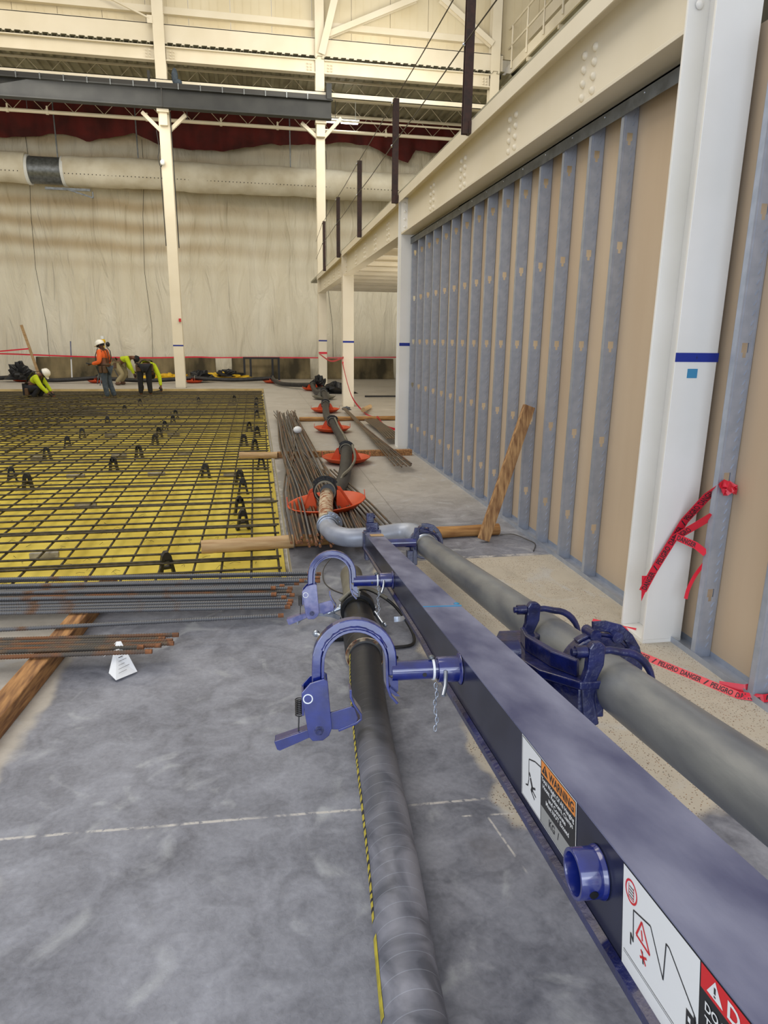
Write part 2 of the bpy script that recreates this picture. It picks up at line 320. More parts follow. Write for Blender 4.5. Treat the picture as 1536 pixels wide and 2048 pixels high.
def build(name,m,mats,parent=None,origin=None,bev=0,fix=True):
    if isinstance(mats,str): mats=[mats]
    if parent is not None: org=wl(parent)
    elif origin is not None: org=Vector(origin)
    else:
        xs=[v.x for v in m.v];ys=[v.y for v in m.v];zs=[v.z for v in m.v]; org=Vector(((min(xs)+max(xs))/2,(min(ys)+max(ys))/2,min(zs)))
    me=bpy.data.meshes.new(name); me.from_pydata([tuple(v-org) for v in m.v],[],[f[0] for f in m.f])
    for n in mats: me.materials.append(MATS[n])
    me.polygons.foreach_set('material_index',[f[1] for f in m.f]); me.polygons.foreach_set('use_smooth',[f[2] for f in m.f])
    if any(f[3] for f in m.f):
        uv=me.uv_layers.new(name='UVMap'); i=0; dat=[]
        for f in m.f: dat+= [c for q in (f[3] or ((0,0),)*len(f[0])) for c in q]
        uv.data.foreach_set('uv',dat)
    if fix:
        bm=bmesh.new(); bm.from_mesh(me); bmesh.ops.recalc_face_normals(bm,faces=bm.faces); bm.to_mesh(me); bm.free()
    me.update()
    o=bpy.data.objects.new(name,me); COL.objects.link(o)
    if parent is not None: o.parent=parent; WL[o.name]=org
    else: o.location=org; WL[o.name]=org
    if bev:
        b=o.modifiers.new('bevel','BEVEL'); b.width=bev; b.segments=2; b.limit_method='ANGLE'; b.angle_limit=.7
    return o
def tag(o,label,cat,group=None):
    o['label']=label; o['category']=cat
    if group: o['group']=group
    return o
def struct(o): o['kind']='structure'; return o
def empty(name,loc,label,cat,group=None):
    o=bpy.data.objects.new(name,None); COL.objects.link(o); o.location=loc; WL[o.name]=Vector(loc); o.empty_display_size=.1
    return tag(o,label,cat,group)
def copy_tree(o,parent=None):
    c=o.copy(); COL.objects.link(c)
    if parent is not None: c.parent=parent
    for ch in list(o.children): copy_tree(ch,c)
    return c
def arc(c,x,y,r,a0,a1,n=12):
    c=Vector(c);x=Vector(x);y=Vector(y)
    return [c+x*r*math.cos(a0+(a1-a0)*i/n)+y*r*math.sin(a0+(a1-a0)*i/n) for i in range(n+1)]
def smooth_path(pts,n=8):
    pts=[Vector(p) for p in pts]; out=[]
    for i in range(len(pts)-1):
        p0=pts[max(i-1,0)];p1=pts[i];p2=pts[i+1];p3=pts[min(i+2,len(pts)-1)]
        for k in range(n):
            t=k/n; out.append(.5*((2*p1)+(p2-p0)*t+(2*p0-5*p1+4*p2-p3)*t*t+(3*p1-p0-3*p2+p3)*t**3))
    return out+[pts[-1]]
_TX={}
def textmesh(st,size=1):
    if st not in _TX:
        c=bpy.data.curves.new('t','FONT'); c.body=st; c.fill_mode='FRONT'; c.resolution_u=3; c.offset=.022; o=bpy.data.objects.new('t',c); COL.objects.link(o)
        dg=bpy.context.evaluated_depsgraph_get(); dg.update(); me=bpy.data.meshes.new_from_object(o.evaluated_get(dg))
        vs=[(v.co.x,v.co.y) for v in me.vertices]; fs=[tuple(p.vertices) for p in me.polygons]
        bpy.data.objects.remove(o); bpy.data.curves.remove(c); bpy.data.meshes.remove(me); _TX[st]=(vs,fs)
    return _TX[st]
def text(m,st,x,y,h,w,T,off,mi):
    """lay text in box starting (x,y) with cap height h and total width w; T(a,b,c)->world"""
    vs,fs=textmesh(st); x0=min(v[0] for v in vs);x1=max(v[0] for v in vs); y1=.70
    m.add([T(x+(v[0]-x0)/(x1-x0)*w,y+v[1]/y1*h,off) for v in vs],fs,mi)
def ibeam(m,a,b,w,h,tf=.018,tw=.012,up=(0,0,1),mi=0):
    sec=[(-w/2,-h/2),(w/2,-h/2),(w/2,-h/2+tf),(tw/2,-h/2+tf),(tw/2,h/2-tf),(w/2,h/2-tf),(w/2,h/2),(-w/2,h/2),(-w/2,h/2-tf),(-tw/2,h/2-tf),(-tw/2,-h/2+tf),(-w/2,-h/2+tf)]
    m.sweep([a,b],sec,up,mi); return m
def rebar(m,pts,r=.0095,n=8,ribs=False,mi=0):
    pts=[Vector(p) for p in pts]
    if ribs:
        out=[];rr=[];p=.013
        for i in range(len(pts)-1):
            L=(pts[i+1]-pts[i]).length; k=max(1,int(L/p))
            for j in range(k):
                for q,dr in ((0,0),(.45,0),(.55,.0018),(.9,.0018)): out.append(pts[i].lerp(pts[i+1],(j+q)/k)); rr.append(r+dr)
        out.append(pts[-1]); rr.append(r); m.tube(out,rr,n,mi)
    else: m.tube(pts,r,n,mi)
    return m
# ================================================================ THE SETTING
PX,PY0,PY1,PZ=.20,4.38,22.5,-.17     # recess in the slab: right edge, near edge, far edge, depth
m=M()
m.add([(-24,-8,0),(14,-8,0),(14,PY0,0),(-24,PY0,0)],[(0,1,2,3)])
m.add([(PX,PY0,0),(14,PY0,0),(14,PY1,0),(PX,PY1,0)],[(0,1,2,3)])
m.add([(-24,PY1,0),(14,PY1,0),(14,30,0),(-24,30,0)],[(0,1,2,3)])
struct(build('floor',m,'floor',origin=(0,0,0),fix=False))
m=M(); m.box(-24,PX,PY1,PY1+.12,PZ,-.001); m.box(-24,PX,PY0-.12,PY0,PZ,-.001)
struct(build('trim_1',m,'curb'))
m=M(); m.box(PX,PX+.12,PY0,PY1,PZ,-.001); struct(build('trim_2',m,'edge_strip'))
m=M(); m.box(-24,PX,PY0,PY1,PZ-.25,PZ-.02); struct(build('trim_3',m,'edge_strip'))
# yellow membrane
m=M(); nx,ny=70,150
for j in range(ny+1):
    for i in range(nx+1):
        x=-16+(PX+15.97)*i/nx; y=PY0+.02+(PY1-PY0-.04)*j/ny
        m.v.append(Vector((x,y,PZ+.004*math.sin(y*9+x*2)+random.uniform(-.003,.003))))
for j in range(ny):
    for i in range(nx): a=j*(nx+1)+i; m.f.append(((a,a+1,a+nx+2,a+nx+1),0,True,None))
tag(build('vapor_barrier_sheet',m,'yellow_sheet',origin=(-8,13,PZ),fix=False),'bright yellow plastic sheet lining the slab recess under the rebar mat','plastic sheet')
# back wall behind the sheeting, tarp in front
m=M(); m.box(-24,14,29.0,29.2,0,9.9); struct(build('wall_back',m,'panel'))
m=M(); nx,nz=220,70
for k in range(nz+1):
    for i in range(nx+1):
        x=-15+27*i/nx; z=9.5*k/nz
        f=.05*math.sin(x*3.1+.5*math.sin(z*.6)+z*.35)+.03*math.sin(x*7.3-z*.8)+.10*math.sin(z*.9+x*.25)
        m.v.append(Vector((x,28.68+f*min(1,.3+z/6),z)))
for k in range(nz):
    for i in range(nx): a=k*(nx+1)+i; m.f.append(((a,a+1,a+nx+2,a+nx+1),0,True,None))
tp=build('plastic_tarp',m,'tarp',origin=(-1.5,28.68,0),fix=False); tag(tp,'huge dirty-white plastic sheeting hung over the whole back wall','tarp')
m=M()
for x,s in ((-4.1,.02),(-7.9,.0),(3.1,-.03)): m.tube([(x+s*z+.1*math.sin(z),28.50,z) for z in (.6,2,4,6,7.5,8.6)],.008,6)
build('seam',m,'black',tp)['kind']='stuff'
# red curtain along the roof edge
low=[(-16,8.4),(-8.6,8.34),(-7.6,8.40),(-6.9,8.55),(-6.1,8.52),(-5.7,8.35),(-4.9,8.55),(-4.05,8.72),(-3.03,8.34),(-2,8.3),(-.9,8.32),(0,8.5),(.8,8.67),(1.16,8.6),(1.2,8.66),(2.5,8.73),(3.6,8.88),(4.6,8.8),(5.1,8.6),(6.1,8.27),(6.4,8.78),(7.4,8.66),(9,8.7),(13,8.6)]
m=M(); n=260; rows=8
for k in range(rows+1):
    for i in range(n+1):
        x=-16+29*i/n
        for a,b in zip(low,low[1:]):
            if a[0]<=x<=b[0]: z0=a[1]+(b[1]-a[1])*(x-a[0])/(b[0]-a[0]); break
        z=z0+(9.72-z0)*k/rows; m.v.append(Vector((x,28.25+.05*math.sin(x*5+k*.2)+.04*math.sin(x*11),z)))
for k in range(rows):
    for i in range(n): a=k*(n+1)+i; m.f.append(((a,a+1,a+n+2,a+n+1),0,True,None))
tag(build('roof_curtain',m,'curtain_red',origin=(-1.5,28.25,8.2),fix=False),'dark red fabric hanging in scallops along the top of the sheeting','curtain')
# roof deck of the low bay + upper wall
def corr(m,x0,x1,y0,y1,z,d=.06,p=.30,axis='x'):
    pr=[(0,0),(.09,0),(.12,d),(.27,d)]; x=x0; P=[]
    while x<x1:
        for a,b in pr: P.append((x+a,z+b))
        x+=p
    vs=[(a,y,b) for y in (y0,y1) for a,b in P] if axis=='x' else [(y,a,b) for y in (y0,y1) for a,b in P]
    k=len(P); m.add(vs,[(i,i+1,k+i+1,k+i) for i in range(k-1)])
m=M(); corr(m,-16,13,23.05,29.1,9.76); struct(build('ceiling',m,'deck_grey',fix=False))
m=M()
for i in range(22): x0=-16+1.2*i; m.box(x0+.006,x0+1.194,23.32,23.40,10.3,13.2)
for i in range(22):
    for j in range(4): x0=-16+1.2*i+.24*(j+.5); m.box(x0,x0+.02,23.312,23.33,10.3,13.2)
struct(build('wall_upper',m,'panel'))
m=M(); m.box(-16,8,23.10,23.14,9.84,10.34); m.box(-16,8,23.10,23.38,10.32,10.35); struct(build('trim_4',m,'cream_paint'))
m=M(); corr(m,-16,8,22.92,23.12,9.74,.07,.24); struct(build('trim_5',m,'deck_grey',fix=False))
m=M(); m.box(-16,8,23.2,23.3,9.7,9.9); struct(build('gap_shade_backing',m,'black'))  # black backing added behind the deck flutes to give their gaps dark shade
# right-hand upper wall
m=M()
for i in range(20): y0=4+1.25*i; m.box(9.35,9.42,y0+.006,y0+1.244,3.7,14)
for i in range(64): y0=4+.3125*i; m.box(9.335,9.352,y0,y0+.06,6,14)
struct(build('wall_right_upper',m,'panel'))
# drywall behind the studs
m=M(); m.box(2.296,2.312,-1,9.95,.012,3.0); struct(build('wall_right',m,'board'))
m=M(); m.box(2.2,2.296,-1,9.86,0,.003); m.box(2.196,2.1985,-1,9.86,0,.032); m.box(2.2935,2.296,-1,9.86,0,.032)
t=build('floor_track',m,'galv'); tag(t,'long galvanized steel floor track holding the stud bottoms','track')
m=M(); m.box(2.19,2.3,3.2,9.86,2.975,2.985); m.box(2.19,2.193,3.2,9.86,2.90,2.985); m.box(2.297,2.3,3.2,9.86,2.90,2.985)
t=build('ceiling_track',m,'galv_dark'); tag(t,'steel head track fixed under the mezzanine beam above the studs','track')
m=M()
for k in range(14): m.lathe([(0,.004),(.006,.003),(.007,0)],(2.19,3.45+k*.45,2.955),(-1,0,0),8)
build('screw',m,'galv_bright',t)['kind']='stuff'
# ---------------------------------------------------------------- steel studs
def stud_mesh():
    m=M(); w=.092; holes=[.35,.955,1.57,2.17,2.78]; H=2.955; t=.0015
    def q(x0,x1,z0,z1): m.box(x0,x1,0,t,z0,z1)
    z=.004
    for h in holes:
        q(0,w,z,h-.035); q(0,.037,h-.035,h-.012); q(.055,w,h-.035,h-.012); q(0,.028,h-.012,h+.032); q(.064,w,h-.012,h+.032); z=h+.032
    q(0,w,z,H)
    for x in (0,w-t):
        m.box(x,x+t,t,.034,.004,H)
    m.box(0,.008,.034-t,.034,.004,H); m.box(w-.008,w,.034-t,.034,.004,H)
    for x in (.012,.080): m.box(x,x+.002,-.0012,0,.004,H)
    z=.06
    while z<H-.05:
        if all(abs(z-h)>.05 for h in holes):
            m.prism([(.058,z),(.0625,z+.001),(.0755,z+.025),(.071,z+.024)],-.0045,0,lambda a,b,c:(a,c,b))
        z+=.045
    return m
st0=build('metal_stud',stud_mesh(),'galv',origin=(0,0,0)); first=True
names='first second third fourth fifth sixth seventh eighth ninth tenth eleventh twelfth thirteenth fourteenth fifteenth'.split()
G='galvanized studs of the unfinished wall'
ys=[(4.12+.4064*k,'%s galvanized stud beyond the near white column, standing against tan drywall'%names[k]) for k in range(14)]
ys+=[(3.46,'dark galvanized stud tight against the far side of the near white column'),(2.87,'stud beside the near white column with danger tape tied round it'),(2.44,'rightmost galvanized stud at the photo edge, its foot over the red tape'),(9.80,'shaded stud tight against the second white column, farthest of the wall')]
for y,lab in ys:
    o=st0 if first else st0.copy()
    if not first: COL.objects.link(o)
    first=False; o.location=(2.2,y,0); tag(o,lab,'stud',G); WL[o.name]=Vector((2.2,y,0))
m=M(); m.prism([(2.205,0),(2.292,0),(2.292,2.9),(2.205,2.9)],3.40,3.405,lambda a,b,c:(a,c,b)); tag(build('steel_closure_strip',m,'galv_dark'),'dark steel closure plate between near white column and studs','strip')
# ---------------------------------------------------------------- mezzanine columns
def hcol(name,x,y,h,w,d,label,tape=1.53,mat_='cream_paint',tf=.016,tapemat='tape_blue'):
    e=empty(name,(x,y,0),label,'column','white steel columns')
    m=M(); sec=lambda:0
    for yy in (y-d/2,y+d/2-tf): m.box(x-w/2,x+w/2,yy,yy+tf,.02,h)
    m.box(x-.006,x+.006,y-d/2+tf,y+d/2-tf,.02,h)
    build('shaft',m,mat_,e,bev=.002)
    m=M(); m.box(x-w/2-.0,x+w/2+.0,y-d/2-.0,y+d/2,0,.02); build('base_plate',m,mat_,e)
    if tape: m=M(); m.box(x-w/2-.002,x+w/2+.006,y-d/2-.0015,y-d/2,tape-.022,tape+.022); build('blue_tape',m,tapemat,e)
    return e
c1=hcol('steel_column',2.142,3.19,5.4,.228,.235,'nearest bright white steel column with blue tape and small teal sticker',mat_='white_paint')
m=M(); m.box(2.10,2.155,3.0705,3.072,1.43,1.475); build('teal_sticker',m,'tape_teal',c1)
m=M()
for z in (3.12,3.4,5.1): m.lathe([(0,.016),(.012,.014),(.02,.004),(.02,0)],(2.08,3.30-.016,z),(0,-1,0),16)
build('bolt',m,'white_paint',c1)
m=M(); m.box(2.137,2.147,3.0703,3.0715,1.528,1.530); m.box(2.1415,2.1425,3.0703,3.0715,1.52,1.54); build('cross_mark',m,'ink',c1)
hcol('steel_column',2.15,9.98,5.0-1.5,.19,.22,'second white steel column, at the far end of the stud wall',mat_='white_paint')
hcol('steel_column',2.17,16.5,3.5,.26,.24,'third cream column carrying the mezzanine, red tape hanging down it')
e=hcol('steel_column',2.19,23.1,11.6,.27,.26,'tall far column at the end of the dark crane beam')
m=M(); m.box(2.05,2.33,22.96,22.97,1.10,1.17); build('red_tape_wrap',m,'tape_red',e)
m=M()
for sx,dx in ((-1,.55),(1,.62)): ibeam(m,(2.19+sx*.1,23.05,7.62),(2.19+sx*dx*1.05,23.05,8.0 if sx<0 else 8.2),.1,.1,.01,.01,(0,1,0))
build('knee_brace',m,'cream_paint',e)
m=M(); m.box(2.02,2.36,22.75,23.0,7.95,8.03); m.box(2.06,2.32,22.82,22.97,7.6,7.95); build('bracket',m,'cream_paint',e)
m=M(); ibeam(m,(2.45,23.05,10.42),(5.15,23.05,11.6),.16,.2,.014,.01,(0,1,0)); build('diagonal_brace',m,'cream_paint',e)
m=M(); ibeam(m,(2.24,22.95,9.85),(2.72,22.9,11.6),.2,.2,.014,.012,(0,1,0)); build('diagonal_brace',m,'cream_paint',e)
e=hcol('steel_column',-2.43,23.05,11.4,.31,.28,'tall left column rising from the recess edge past the dark crane beam',tape=1.33)
m=M(); m.box(-2.60,-2.26,22.88,23.2,PZ,.0); build('footing',m,'crane_grey',e)
m=M()
for sx in (-1,1): ibeam(m,(-2.43+sx*.1,23.0,7.5),(-2.43+sx*.62,23.0,7.98),.1,.1,.01,.01,(0,1,0))
build('knee_brace',m,'cream_paint',e)
m=M(); m.box(-2.6,-2.26,22.7,22.91,7.95,8.03); m.box(-2.54,-2.32,22.78,22.91,7.62,7.95); build('bracket',m,'cream_paint',e)
m=M(); m.tube([(-2.65,22.9,10.37),(-4.4,22.9,11.05)],.03,8); m.box(-2.72,-2.58,22.88,22.9,10.25,10.45); build('tie_rod',m,'cream_paint',e)
m=M(); m.box(-2.36,-2.29,22.86,22.91,2.06,2.16); build('fire_alarm_box',m,'alarm_red',e)
m=M(); m.ball((-2.54,22.84,6.63),.07,12,0,(1,.5,1.2)); build('wifi_dome',m,'white_flat',e)
m=M(); m.tube(smooth_path([(-2.66,22.9,7.5),(-2.62,22.88,7.0),(-2.66,22.86,6.75),(-2.6,22.84,6.5),(-2.55,22.84,6.6)],5),.012,6); m.tube([(-2.62,22.9,6.5),(-2.60,22.9,4.3)],.012,6); m.tube([(-2.24,22.9,8.0),(-2.22,22.9,4.25)],.014,6); build('cable_drop',m,'black',e)
e=hcol('steel_column',7.72,23.1,12.2,.30,.28,'far right column behind the cables where the yellowish catwalk ends',tape=0)
m=M(); ibeam(m,(7.6,23.0,10.55),(5.9,23.0,11.65),.16,.2,.014,.01,(0,1,0)); build('diagonal_brace',m,'cream_paint',e)
m=M(); ibeam(m,(7.5,23.0,7.75),(7.0,23.0,8.4),.12,.12,.012,.01,(0,1,0)); build('knee_brace',m,'cream_paint',e)
# ---------------------------------------------------------------- horizontal steel, column line
def beam(name,a,b,w,h,label,bolts=None,mat_='cream_paint',group=None,tf=.03):
    e=empty(name,tuple((Vector(a)+Vector(b))/2),label,'beam',group)
    m=M(); ibeam(m,a,b,w,h,tf,.012); build('section',m,mat_,e,bev=.002)
    if bolts:
        m=M()
        for p,ax in bolts: m.lathe([(0,.022),(.018,.019),(.026,.006),(.026,0)],p,ax,14)
        build('bolts',m,mat_,e)['kind']='stuff'
    return e
GB='cream girders under the upper wall'
for (x0,x1,lab) in ((-7.1,-2.6,'left span of the bolted cream girder, over the recess'),(-2.27,2.05,'middle span of the bolted cream girder between the two tall columns'),(2.33,7.56,'right span of the bolted cream girder past the crane beam')):
    bl=[((x,22.985,z),(0,-1,0)) for x in ((x0+.12,x0+.22) if x0>-7 else ())+((x1-.12,x1-.22)) for z in (9.45,9.53,9.61)]
    beam('girder',(x0,23.05,9.54),(x1,23.05,9.54),.22,.38,lab,bl,group=GB)
beam('girder',(-14,23.05,9.54),(-7.3,23.05,9.54),.22,.38,'outermost left span of the bolted cream girder',group=GB)
m=M(); m.box(-14,7.57,22.9,23.1,8.70,8.72); m.box(-14,7.57,22.9,22.915,8.70,8.86); m.box(-14,7.57,22.9,23.1,8.84,8.86)
tag(build('channel_rail',m,'cream_paint'),'thin cream channel running just above the dark crane beam','channel')
m=M(); m.box(-14,7.57,23.15,23.32,10.62,10.80); tag(build('wall_girt',m,'cream_paint'),'cream horizontal girt across the upper wall panels','girt')
cb=empty('crane_runway_beam',(-5,22.7,8.04),'long dark grey crane beam spanning the two tall columns','beam')
for x0,x1 in ((-14,-2.42),(-2.41,2.5)):
    m=M(); ibeam(m,(x0,22.72,8.30),(x1,22.72,8.30),.28,.52,.03,.02); build('web_section',m,'crane_grey',cb)
m=M(); m.box(-14,2.55,22.62,22.80,8.56,8.60); m.box(-14,2.45,22.67,22.76,8.6,8.70); build('rail',m,'black',cb)
m=M(); m.box(2.35,2.5,22.55,22.85,8.56,8.98); build('end_stop',m,'crane_grey',cb)
for i in range(20): m=M(); x=-10+.62*i; m.box(x-.015,x+.015,22.57,22.6,8.52,8.68); build('rail_clip',m,'galv_dark',cb)
m=M(); m.box(-2.43,-2.40,22.56,22.58,8.04,8.56); build('joint_plate',m,'black',cb)
# things resting above the beam
m=M(); m.ball((-2.05,22.9,8.95),.12,10,0,(.8,.6,1.9)); m.ball((-1.98,22.9,8.8),.12,10,0,(1.1,.6,.8)); tag(build('blue_cloth',m,'denim'),'dark blue cloth bundle hung beside the tall left column','cloth')
m=M(); m.box(-2.82,-2.74,22.88,22.95,8.86,9.05); m.cyl((-2.78,22.9,8.86),(-2.78,22.9,8.75),.03); tag(build('camera_bracket',m,'black'),'small black box clamped to the channel left of the column','box')
# joists + pipes in the low bay
for y,lab in ((24.6,'nearest'),(26.4,'middle'),(28.0,'farthest')):
    m=M(); m.box(-14,9,y-.03,y+.03,9.68,9.73); m.box(-14,9,y-.03,y+.03,9.18,9.22); x=-14
    while x<9: m.tube([(x,y,9.2),(x+.5,y,9.7),(x+1.0,y,9.2)],.011,5); x+=1.0
    tag(build('bar_joist',m,'cream_paint'),'%s open-web joist under the grey roof deck'%lab,'joist','open-web roof joists')
sp=empty('sprinkler_pipe',(-2,26,8.6),'cream sprinkler main running level in front of the red curtain','pipe')
m=M(); m.tube([(-12,26,8.62),(9,26,8.62)],.055,12); build('main_pipe',m,'cream_paint',sp)
m=M(); m.tube([(-12,25.6,8.85),(9,25.6,8.85)],.03,10); build('branch_pipe',m,'cream_paint',sp)
for x in (-7.6,-6.4,-3.3,-.9,1.0,4.8): m=M(); m.cyl((x,26,8.62),(x,26,8.8),.03); m.ring((x,26,8.62),(1,0,0),.055,.02,.08,16); build('coupling',m,'cream_paint',sp)
for x in (-7,-2,3): m=M(); m.cyl((x,26,8.62),(x,26,9.7),.01,6); build('hanger_rod',m,'galv_dark',sp)
l=empty('ceiling_light',(3.17,26,8.9),'bright twin-tube ceiling light beside the end of the crane beam','light')
m=M(); m.box(2.5,3.84,25.9,26.1,8.98,9.02); m.box(2.6,2.62,25.99,26.01,9.02,9.7); m.box(3.7,3.72,25.99,26.01,9.02,9.7); build('housing',m,'white_flat',l)
for a,b in ((2.54,3.14),(3.2,3.8)): m=M(); m.box(a,b,25.92,26.08,8.90,8.98); build('tube',m,'lamp_glow',l,bev=.02)
# duct
d=empty('fabric_duct',(-1,27.6,7.2),'long white fabric air duct with a galvanized collar along the back wall','duct')
def duct(x0,x1):
    m=M(); n=int((x1-x0)/.25); P=[];R=[]
    for i in range(n+1):
        x=x0+(x1-x0)*i/n; P.append((x,27.6,7.24+.02*math.sin(x*1.3))); R.append(.50+.012*math.sin(x*2.4)-(.018 if i%8==0 else 0))
    m.tube(P,R,32); build('cloth_tube',m,'duct_cloth',d)
    for k in range(1): 
        m=M(); x=x0+.1
        while x<x1-.1: m.ball((x,27.6-.47,7.24-.185),.018,6,0,(1,.4,1)); x+=.13
        build('air_holes',m,'black',d)['kind']='stuff'
duct(-13,-7.62); duct(-6.42,9.2)
m=M(); m.tube([(-7.55,27.6,7.2),(-6.45,27.6,7.2)],.44,36); build('collar',m,'galv_dark',d)
for x in (-7.58,-6.42): m=M(); m.ring((x,27.6,7.2),(1,0,0),.44,.05,.1,36); build('clamp_band',m,'white_flat',d)
m=M(); m.box(-7.1,-5.6,27.5,27.56,6.58,6.66); m.bar((-6.5,27.5,6.65),(-5.5,27.4,6.35),.05,.05); m.bar((-5.5,27.4,6.35),(-5.5,27.4,6.55),.04,.04); build('damper_bracket',m,'galv_dark',d)
for x in (-6.6,-3.9,1.5): m=M(); m.box(x-.02,x+.02,27.58,27.62,7.6,9.7); build('hanger_strap',m,'galv_dark',d)
# mezzanine edge beams
GM='cream beams of the mezzanine edge'
def mez(y0,y1,lab,bl):
    e=beam('mezzanine_beam',(2.145,y0,3.27),(2.145,y1,3.27),.19,.50,lab,[((2.139,y,z),(-1,0,0)) for y in bl for z in (3.13,3.21,3.29,3.37)]+[((2.139,y+.14,z),(-1,0,0)) for y in bl for z in (3.13,3.21,3.29,3.37)],group=GM,tf=.022,mat_='cream_paint')
    m=M(); m.box(2.02,2.5,y0,y1,3.52,3.545); m.box(2.012,2.02,y0,y1,3.43,3.545); build('slab_edge_angle',m,'cream_paint',e)
    return e
mez(3.31,9.86,'nearest mezzanine beam, deep and bolted, over the stud wall',(4.44,5.77,7.15,8.4))
mez(10.10,16.36,'middle mezzanine beam beyond the second white column',(11.2,12.4,13.6,14.8))
mez(16.64,22.95,'farthest mezzanine beam ending at the tall far column',(17.8,19,20.3,21.5))
for y,xx in ((9.865,2.15),(16.38,2.17)):
    m=M(); m.box(xx-.10,xx+.10,y-.012,y,3.05,3.48)
    for z in (3.12,3.22,3.32,3.42):
        for dx in (-.05,.05): m.lathe([(0,.014),(.014,.012),(.02,0)],(xx+dx,y-.012,z),(0,-1,0),10)
    tag(build('connection_plate',m,'white_paint' if y<10 else 'cream_paint'),'bolted end plate where the beam meets the %s column'%('second white' if y<10 else 'third cream'),'plate')
m=M(); corr(m,2.3,12,10.1,25.8,3.46,.05,.3,'x'); struct(build('trim_7',m,'cream_paint',fix=False))
for k in range(13):
    y=(10.9+1.2*k) if k!=10 else 22.5; m=M(); m.box(2.25,12,y,y+.10,3.28,3.46); m.box(2.25,12,y-.03,y+.13,3.27,3.28)
    tag(build('deck_joist',m,'cream_paint'),'cream cross joist under the mezzanine deck beyond the second white column','joist','cross joists under the mezzanine')
m=M(); m.box(2.05,12,3.3,25.8,3.546,3.60); struct(build('trim_8',m,'deck_grey'))
# guard posts and cables
GP='brown cable-rail posts on the mezzanine edge'
pl=['nearest brown rail post, cut off by the photo top','second brown rail post, above the second white column','third brown rail post from the near end','fourth brown rail post, above the third cream column','farthest brown rail post beside the tall far column']
for k,lab in enumerate(pl):
    y=6.63+3.34*k; e=empty('guard_post',(1.98,y,3.45),lab,'post',GP); m=M()
    m.sweep([(1.975,y,3.44),(1.975,y,4.74)],[(-.04,-.03),(.04,-.03),(.04,-.022),(-.032,-.022),(-.032,.022),(.04,.022),(.04,.03),(-.04,.03)],(0,1,0)); build('channel',m,'post_brown',e,bev=.002)
    for z in (4.68,4.16): m=M(); m.lathe([(0,.02),(.014,.016),(.02,0)],(1.93,y,z),(-1,0,0),10); build('cable_clamp',m,'galv_bright',e)
    m=M(); m.box(1.99,2.02,y-.045,y+.045,3.44,3.54); build('foot_bracket',m,'post_brown',e)
for z,lab in ((4.68,'upper'),(4.16,'lower')):
    P=[]
    for k in range(-2,5):
        y=6.63+3.34*k; P+=[(1.925,y,z),(1.925,y+1.67,z-.015)]
    P=P[:-1]+[(2.0,22.9,z-.1)]
    m=M(); m.tube(P,.0065,6); tag(build('guard_cable',m,'cable'),'%s steel safety cable strung along the brown rail posts'%lab,'cable')
# catwalk
cw=empty('catwalk',(8.4,19,10),'cream steel catwalk with pipe rails high at the upper right','catwalk')
m=M(); m.box(8.28,8.33,12,24.3,9.85,10.15); m.box(9.25,9.3,12,24.3,9.85,10.15); build('stringer',m,'cream_paint',cw)
m=M(); m.box(8.3,9.3,12,24.3,9.98,10.02); build('floor_grate',m,'deck_grey',cw)
for k in range(10):
    y=13+1.25*k; m=M(); m.tube([(8.25,y,9.95),(8.25,y,11.15)],.03,8); build('rail_post',m,'cream_paint',cw)
for z in (11.15,10.6): m=M(); m.tube([(8.25,12,z),(8.25,24.3,z)],.03,8); build('hand_rail',m,'cream_paint',cw)
for k in range(6): y=13+2.2*k; m=M(); m.bar((8.3,y,9.8),(9.3,y,9.8),.08,.1); build('cross_bearer',m,'cream_paint',cw)
m=M(); m.box(8.9,9.3,12,24.5,10.9,11.3); build('eave_girt',m,'cream_paint',cw)
# ---------------------------------------------------------------- barriers, stand, stakes, tape lines
prof=[(-.30,0),(.30,0),(.30,.08),(.17,.33),(.10,.81),(-.10,.81),(-.17,.33),(-.30,.08)]
bl=['leftmost','second','third','rightmost']
for k,(a,b) in enumerate(((-8.2,-5.0),(-4.62,-1.6),(-.96,2.15),(2.75,5.6))):
    m=M(); m.prism(prof,a,b,lambda p,q,c:(c,28.15+p,q))
    tag(build('jersey_barrier',m,'barrier',bev=.02),'%s stained concrete barrier at the foot of the tarp'%bl[k],'barrier','concrete barriers along the back wall')
s=empty('steel_frame_stand',(.2,27.4,0),'empty black steel frame standing in front of the third barrier','frame')
for x in (-.46,-.22,.62,.86):
    m=M(); m.box(x-.04,x+.04,27.2,27.28,0,.82); build('upright',m,'black',s)
m=M(); m.box(-.5,.9,27.18,27.3,.80,.87); m.box(-.5,.9,27.6,27.66,.80,.85); build('top_rail',m,'black',s)
m=M(); m.bar((-8.25,27.0,1.95),(-7.9,27.3,.02),.09,.04,(0,1,0)); tag(build('wooden_stake',m,'wood_pale'),'leaning wooden stake behind the crouching worker holding red tape','stake')
m=M(); m.cyl((-6.8,27.3,.02),(-6.72,27.3,1.4),.022,8); m.cyl((-6.8,27.3,.02),(-6.81,27.3,-.0),.03,8); o=build('grade_rod',m,'navy_top'); tag(o,'thin dark blue grade rod upright before the leftmost barrier','rod')
m=M(); m.cyl((-6.8,27.3,.02),(-6.76,27.3,.75),.025,8); build('white_lower_half',m,'white_flat',o)
t=empty('laser_level_tripod',(-5.02,24.5,0),'yellow laser level on a tripod behind the orange-shirt worker','tripod')
m=M(); m.cyl((-5.02,24.5,1.2),(-5.02,24.5,1.33),.05); m.ball((-5.02,24.5,1.42),.09,12,0,(1,1,1.1)); build('laser_head',m,'yellow_bag',t)
m=M(); m.cyl((-5.02,24.5,1.5),(-5.02,24.5,1.6),.06); build('laser_lens',m,'white_flat',t)
